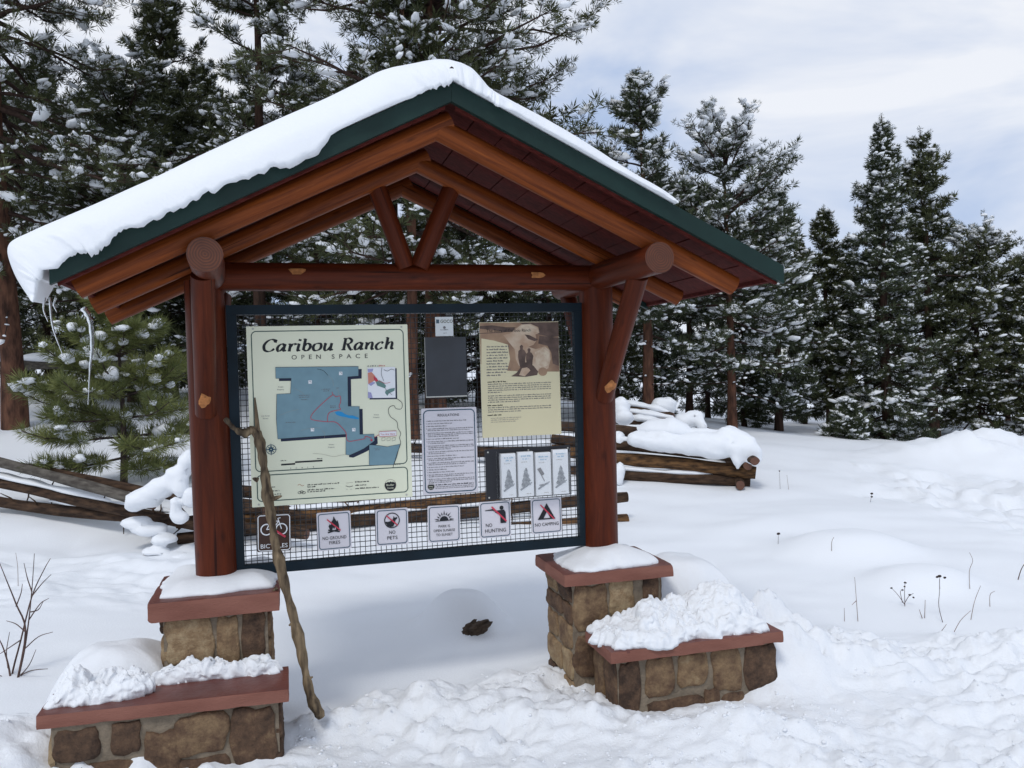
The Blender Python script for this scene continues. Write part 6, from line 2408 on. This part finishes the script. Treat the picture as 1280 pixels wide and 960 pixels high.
stalk('lone reed bending near the twiggy shrub', 6.4, [[(22, 722), (20, 700), (19, 680)]], r=.0025, pale=True)

# broken crumbs of snow strewn over the trodden area
Rc = np.random.default_rng(77)
cx_, cy_ = Rc.uniform(-2.6, 4.2, 26000), Rc.uniform(2.9, 5.0, 26000)
czz, ctr = ground_z(cx_, cy_, True)
dens = np.clip(ctr, 0, 1) * np.clip(.35 + .9 * fbm(cx_ * 1.6, cy_ * 1.9, 303, 3), 0.03, 1)
L1 = np.stack([(cx_ - ORI[0]) * U[0] + (cy_ - ORI[1]) * U[1], (cx_ - ORI[0]) * V[0] + (cy_ - ORI[1]) * V[1]], 1)
inb = ((L1[:, 0] > -.72) & (L1[:, 0] < .25) & (L1[:, 1] > -.58)) | ((L1[:, 0] > 1.6) & (L1[:, 0] < 2.56) & (L1[:, 1] > -.62))
kp = (Rc.uniform(0, 1, len(cx_)) < dens * .34) & ~inb
cs_ = .0050 * np.exp(Rc.normal(0, .45, kp.sum()))
cv, cf = snow_blobs(np.stack([cx_[kp], cy_[kp], czz[kp] - cs_ * .05], 1), np.clip(cs_, .002, .012), Rc, 1)
o = link('snow_crumbs', tri_mesh('snow_crumbs', cv, cf, [M['snow']], smooth=True))
tag(o, 'loose crumbs of broken snow strewn over the trodden ground', 'snow', kind='stuff')

# rock peeping out of its snow cap
rk = D(591, 799, 5.05)
P, T = ICO[3]
v = P * (1 + noise3(P, 2.0, 9) * .3 + noise3(P, 6, 19) * .14)[:, None] * np.array([.105, .08, .048])
c_, s_ = math.cos(.2), math.sin(.2)
v = np.stack([v[:, 0] * c_ + v[:, 2] * -s_ * .5, v[:, 1], v[:, 2] + v[:, 0] * .28], 1)
o = link('rock', tri_mesh('rock', v, T, [M['rock']], tone=np.full(len(T), .35)))
o.location = (float(rk[0]), float(rk[1]) + .015, gz(float(rk[0]), 5.05 - .05) + .012)
tag(o, 'dark rock peeping out under a snow hummock below the notice board', 'rock')
# fallen snow lump at the pier foot
o = blob(D(702, 842, 4.42), (.032, .03, .042), 140, None, .25)
o.name = 'snow_lump'
o.location = (0, 0, 0)
tag(o, 'egg-sized snow lump against the foot of the snow-buried pier', 'snow')

# ------------------------------------------------------------------ sky, sun, camera
w_ = bpy.data.worlds.new('World')
SC.world = w_
w_.use_nodes = True
nt = w_.node_tree
N = nt.nodes.new
bg = nt.nodes['Background']
sky = N('ShaderNodeTexSky')
sky.sky_type = 'NISHITA'
sky.sun_disc = False
SUN_EL, SUN_AZ = math.radians(52), math.radians(200)   # azimuth clockwise from +Y
sky.sun_elevation = SUN_EL
sky.sun_rotation = SUN_AZ
sky.altitude = 2600
sky.air_density = 1.0
sky.dust_density = 1.0
tc = N('ShaderNodeTexCoord')
mp = N('ShaderNodeMapping')
mp.inputs['Scale'].default_value = (1.0, 1.0, 2.2)
mp.inputs['Location'].default_value = (.35, .2, .1)
nt.links.new(tc.outputs['Generated'], mp.inputs['Vector'])
n1 = N('ShaderNodeTexNoise')
n1.inputs['Scale'].default_value = 2.3
n1.inputs['Detail'].default_value = 6
n1.inputs['Roughness'].default_value = .55
n1.inputs['Distortion'].default_value = .4
nt.links.new(mp.outputs['Vector'], n1.inputs['Vector'])
cr = N('ShaderNodeValToRGB')
cr.color_ramp.elements[0].position = .37
cr.color_ramp.elements[0].color = (4.3, 5.4, 7.6, 1)
cr.color_ramp.elements[1].position = .60
cr.color_ramp.elements[1].color = (8.5, 8.75, 9.3, 1)
nt.links.new(n1.outputs['Fac'], cr.inputs['Fac'])
mx = N('ShaderNodeMix')
mx.data_type = 'RGBA'
mx.inputs['Factor'].default_value = .93
nt.links.new(sky.outputs['Color'], mx.inputs['A'])
nt.links.new(cr.outputs['Color'], mx.inputs['B'])
nt.links.new(mx.outputs['Result'], bg.inputs['Color'])
bg.inputs['Strength'].default_value = 0.1

sl = bpy.data.lights.new('sun', 'SUN')
sl.energy = 1.15
sl.angle = math.radians(13)
sl.color = (1.0, .965, .91)
so = bpy.data.objects.new('sun', sl)
COL.objects.link(so)
sd = Vector((math.sin(SUN_AZ) * math.cos(SUN_EL), math.cos(SUN_AZ) * math.cos(SUN_EL), math.sin(SUN_EL)))
so.rotation_euler = sd.to_track_quat('Z', 'Y').to_euler()
so.location = (0, -5, 20)

cd = bpy.data.cameras.new('camera')
cd.sensor_fit = 'HORIZONTAL'
cd.sensor_width = 36
cd.lens = F / 1280 * 36
cd.clip_end = 2000
cd.clip_start = .05
co = bpy.data.objects.new('camera', cd)
COL.objects.link(co)
from mathutils import Matrix
fwd = ray(640, 480)
fwd /= np.linalg.norm(fwd)
upv = ray(640, 380) - ray(640, 480)
upv -= fwd * (upv @ fwd)
upv /= np.linalg.norm(upv)
rt = np.cross(fwd, upv)
mtx = Matrix(((rt[0], upv[0], -fwd[0], 0), (rt[1], upv[1], -fwd[1], 0), (rt[2], upv[2], -fwd[2], H), (0, 0, 0, 1)))
co.matrix_world = mtx
SC.camera = co

SC.view_settings.view_transform = 'Standard'
SC.view_settings.look = 'None'
SC.view_settings.exposure = 0.10
SC.view_settings.gamma = 1
SC.view_settings.use_curve_mapping = False
SC.cycles.max_bounces = 8
SC.cycles.transparent_max_bounces = 12
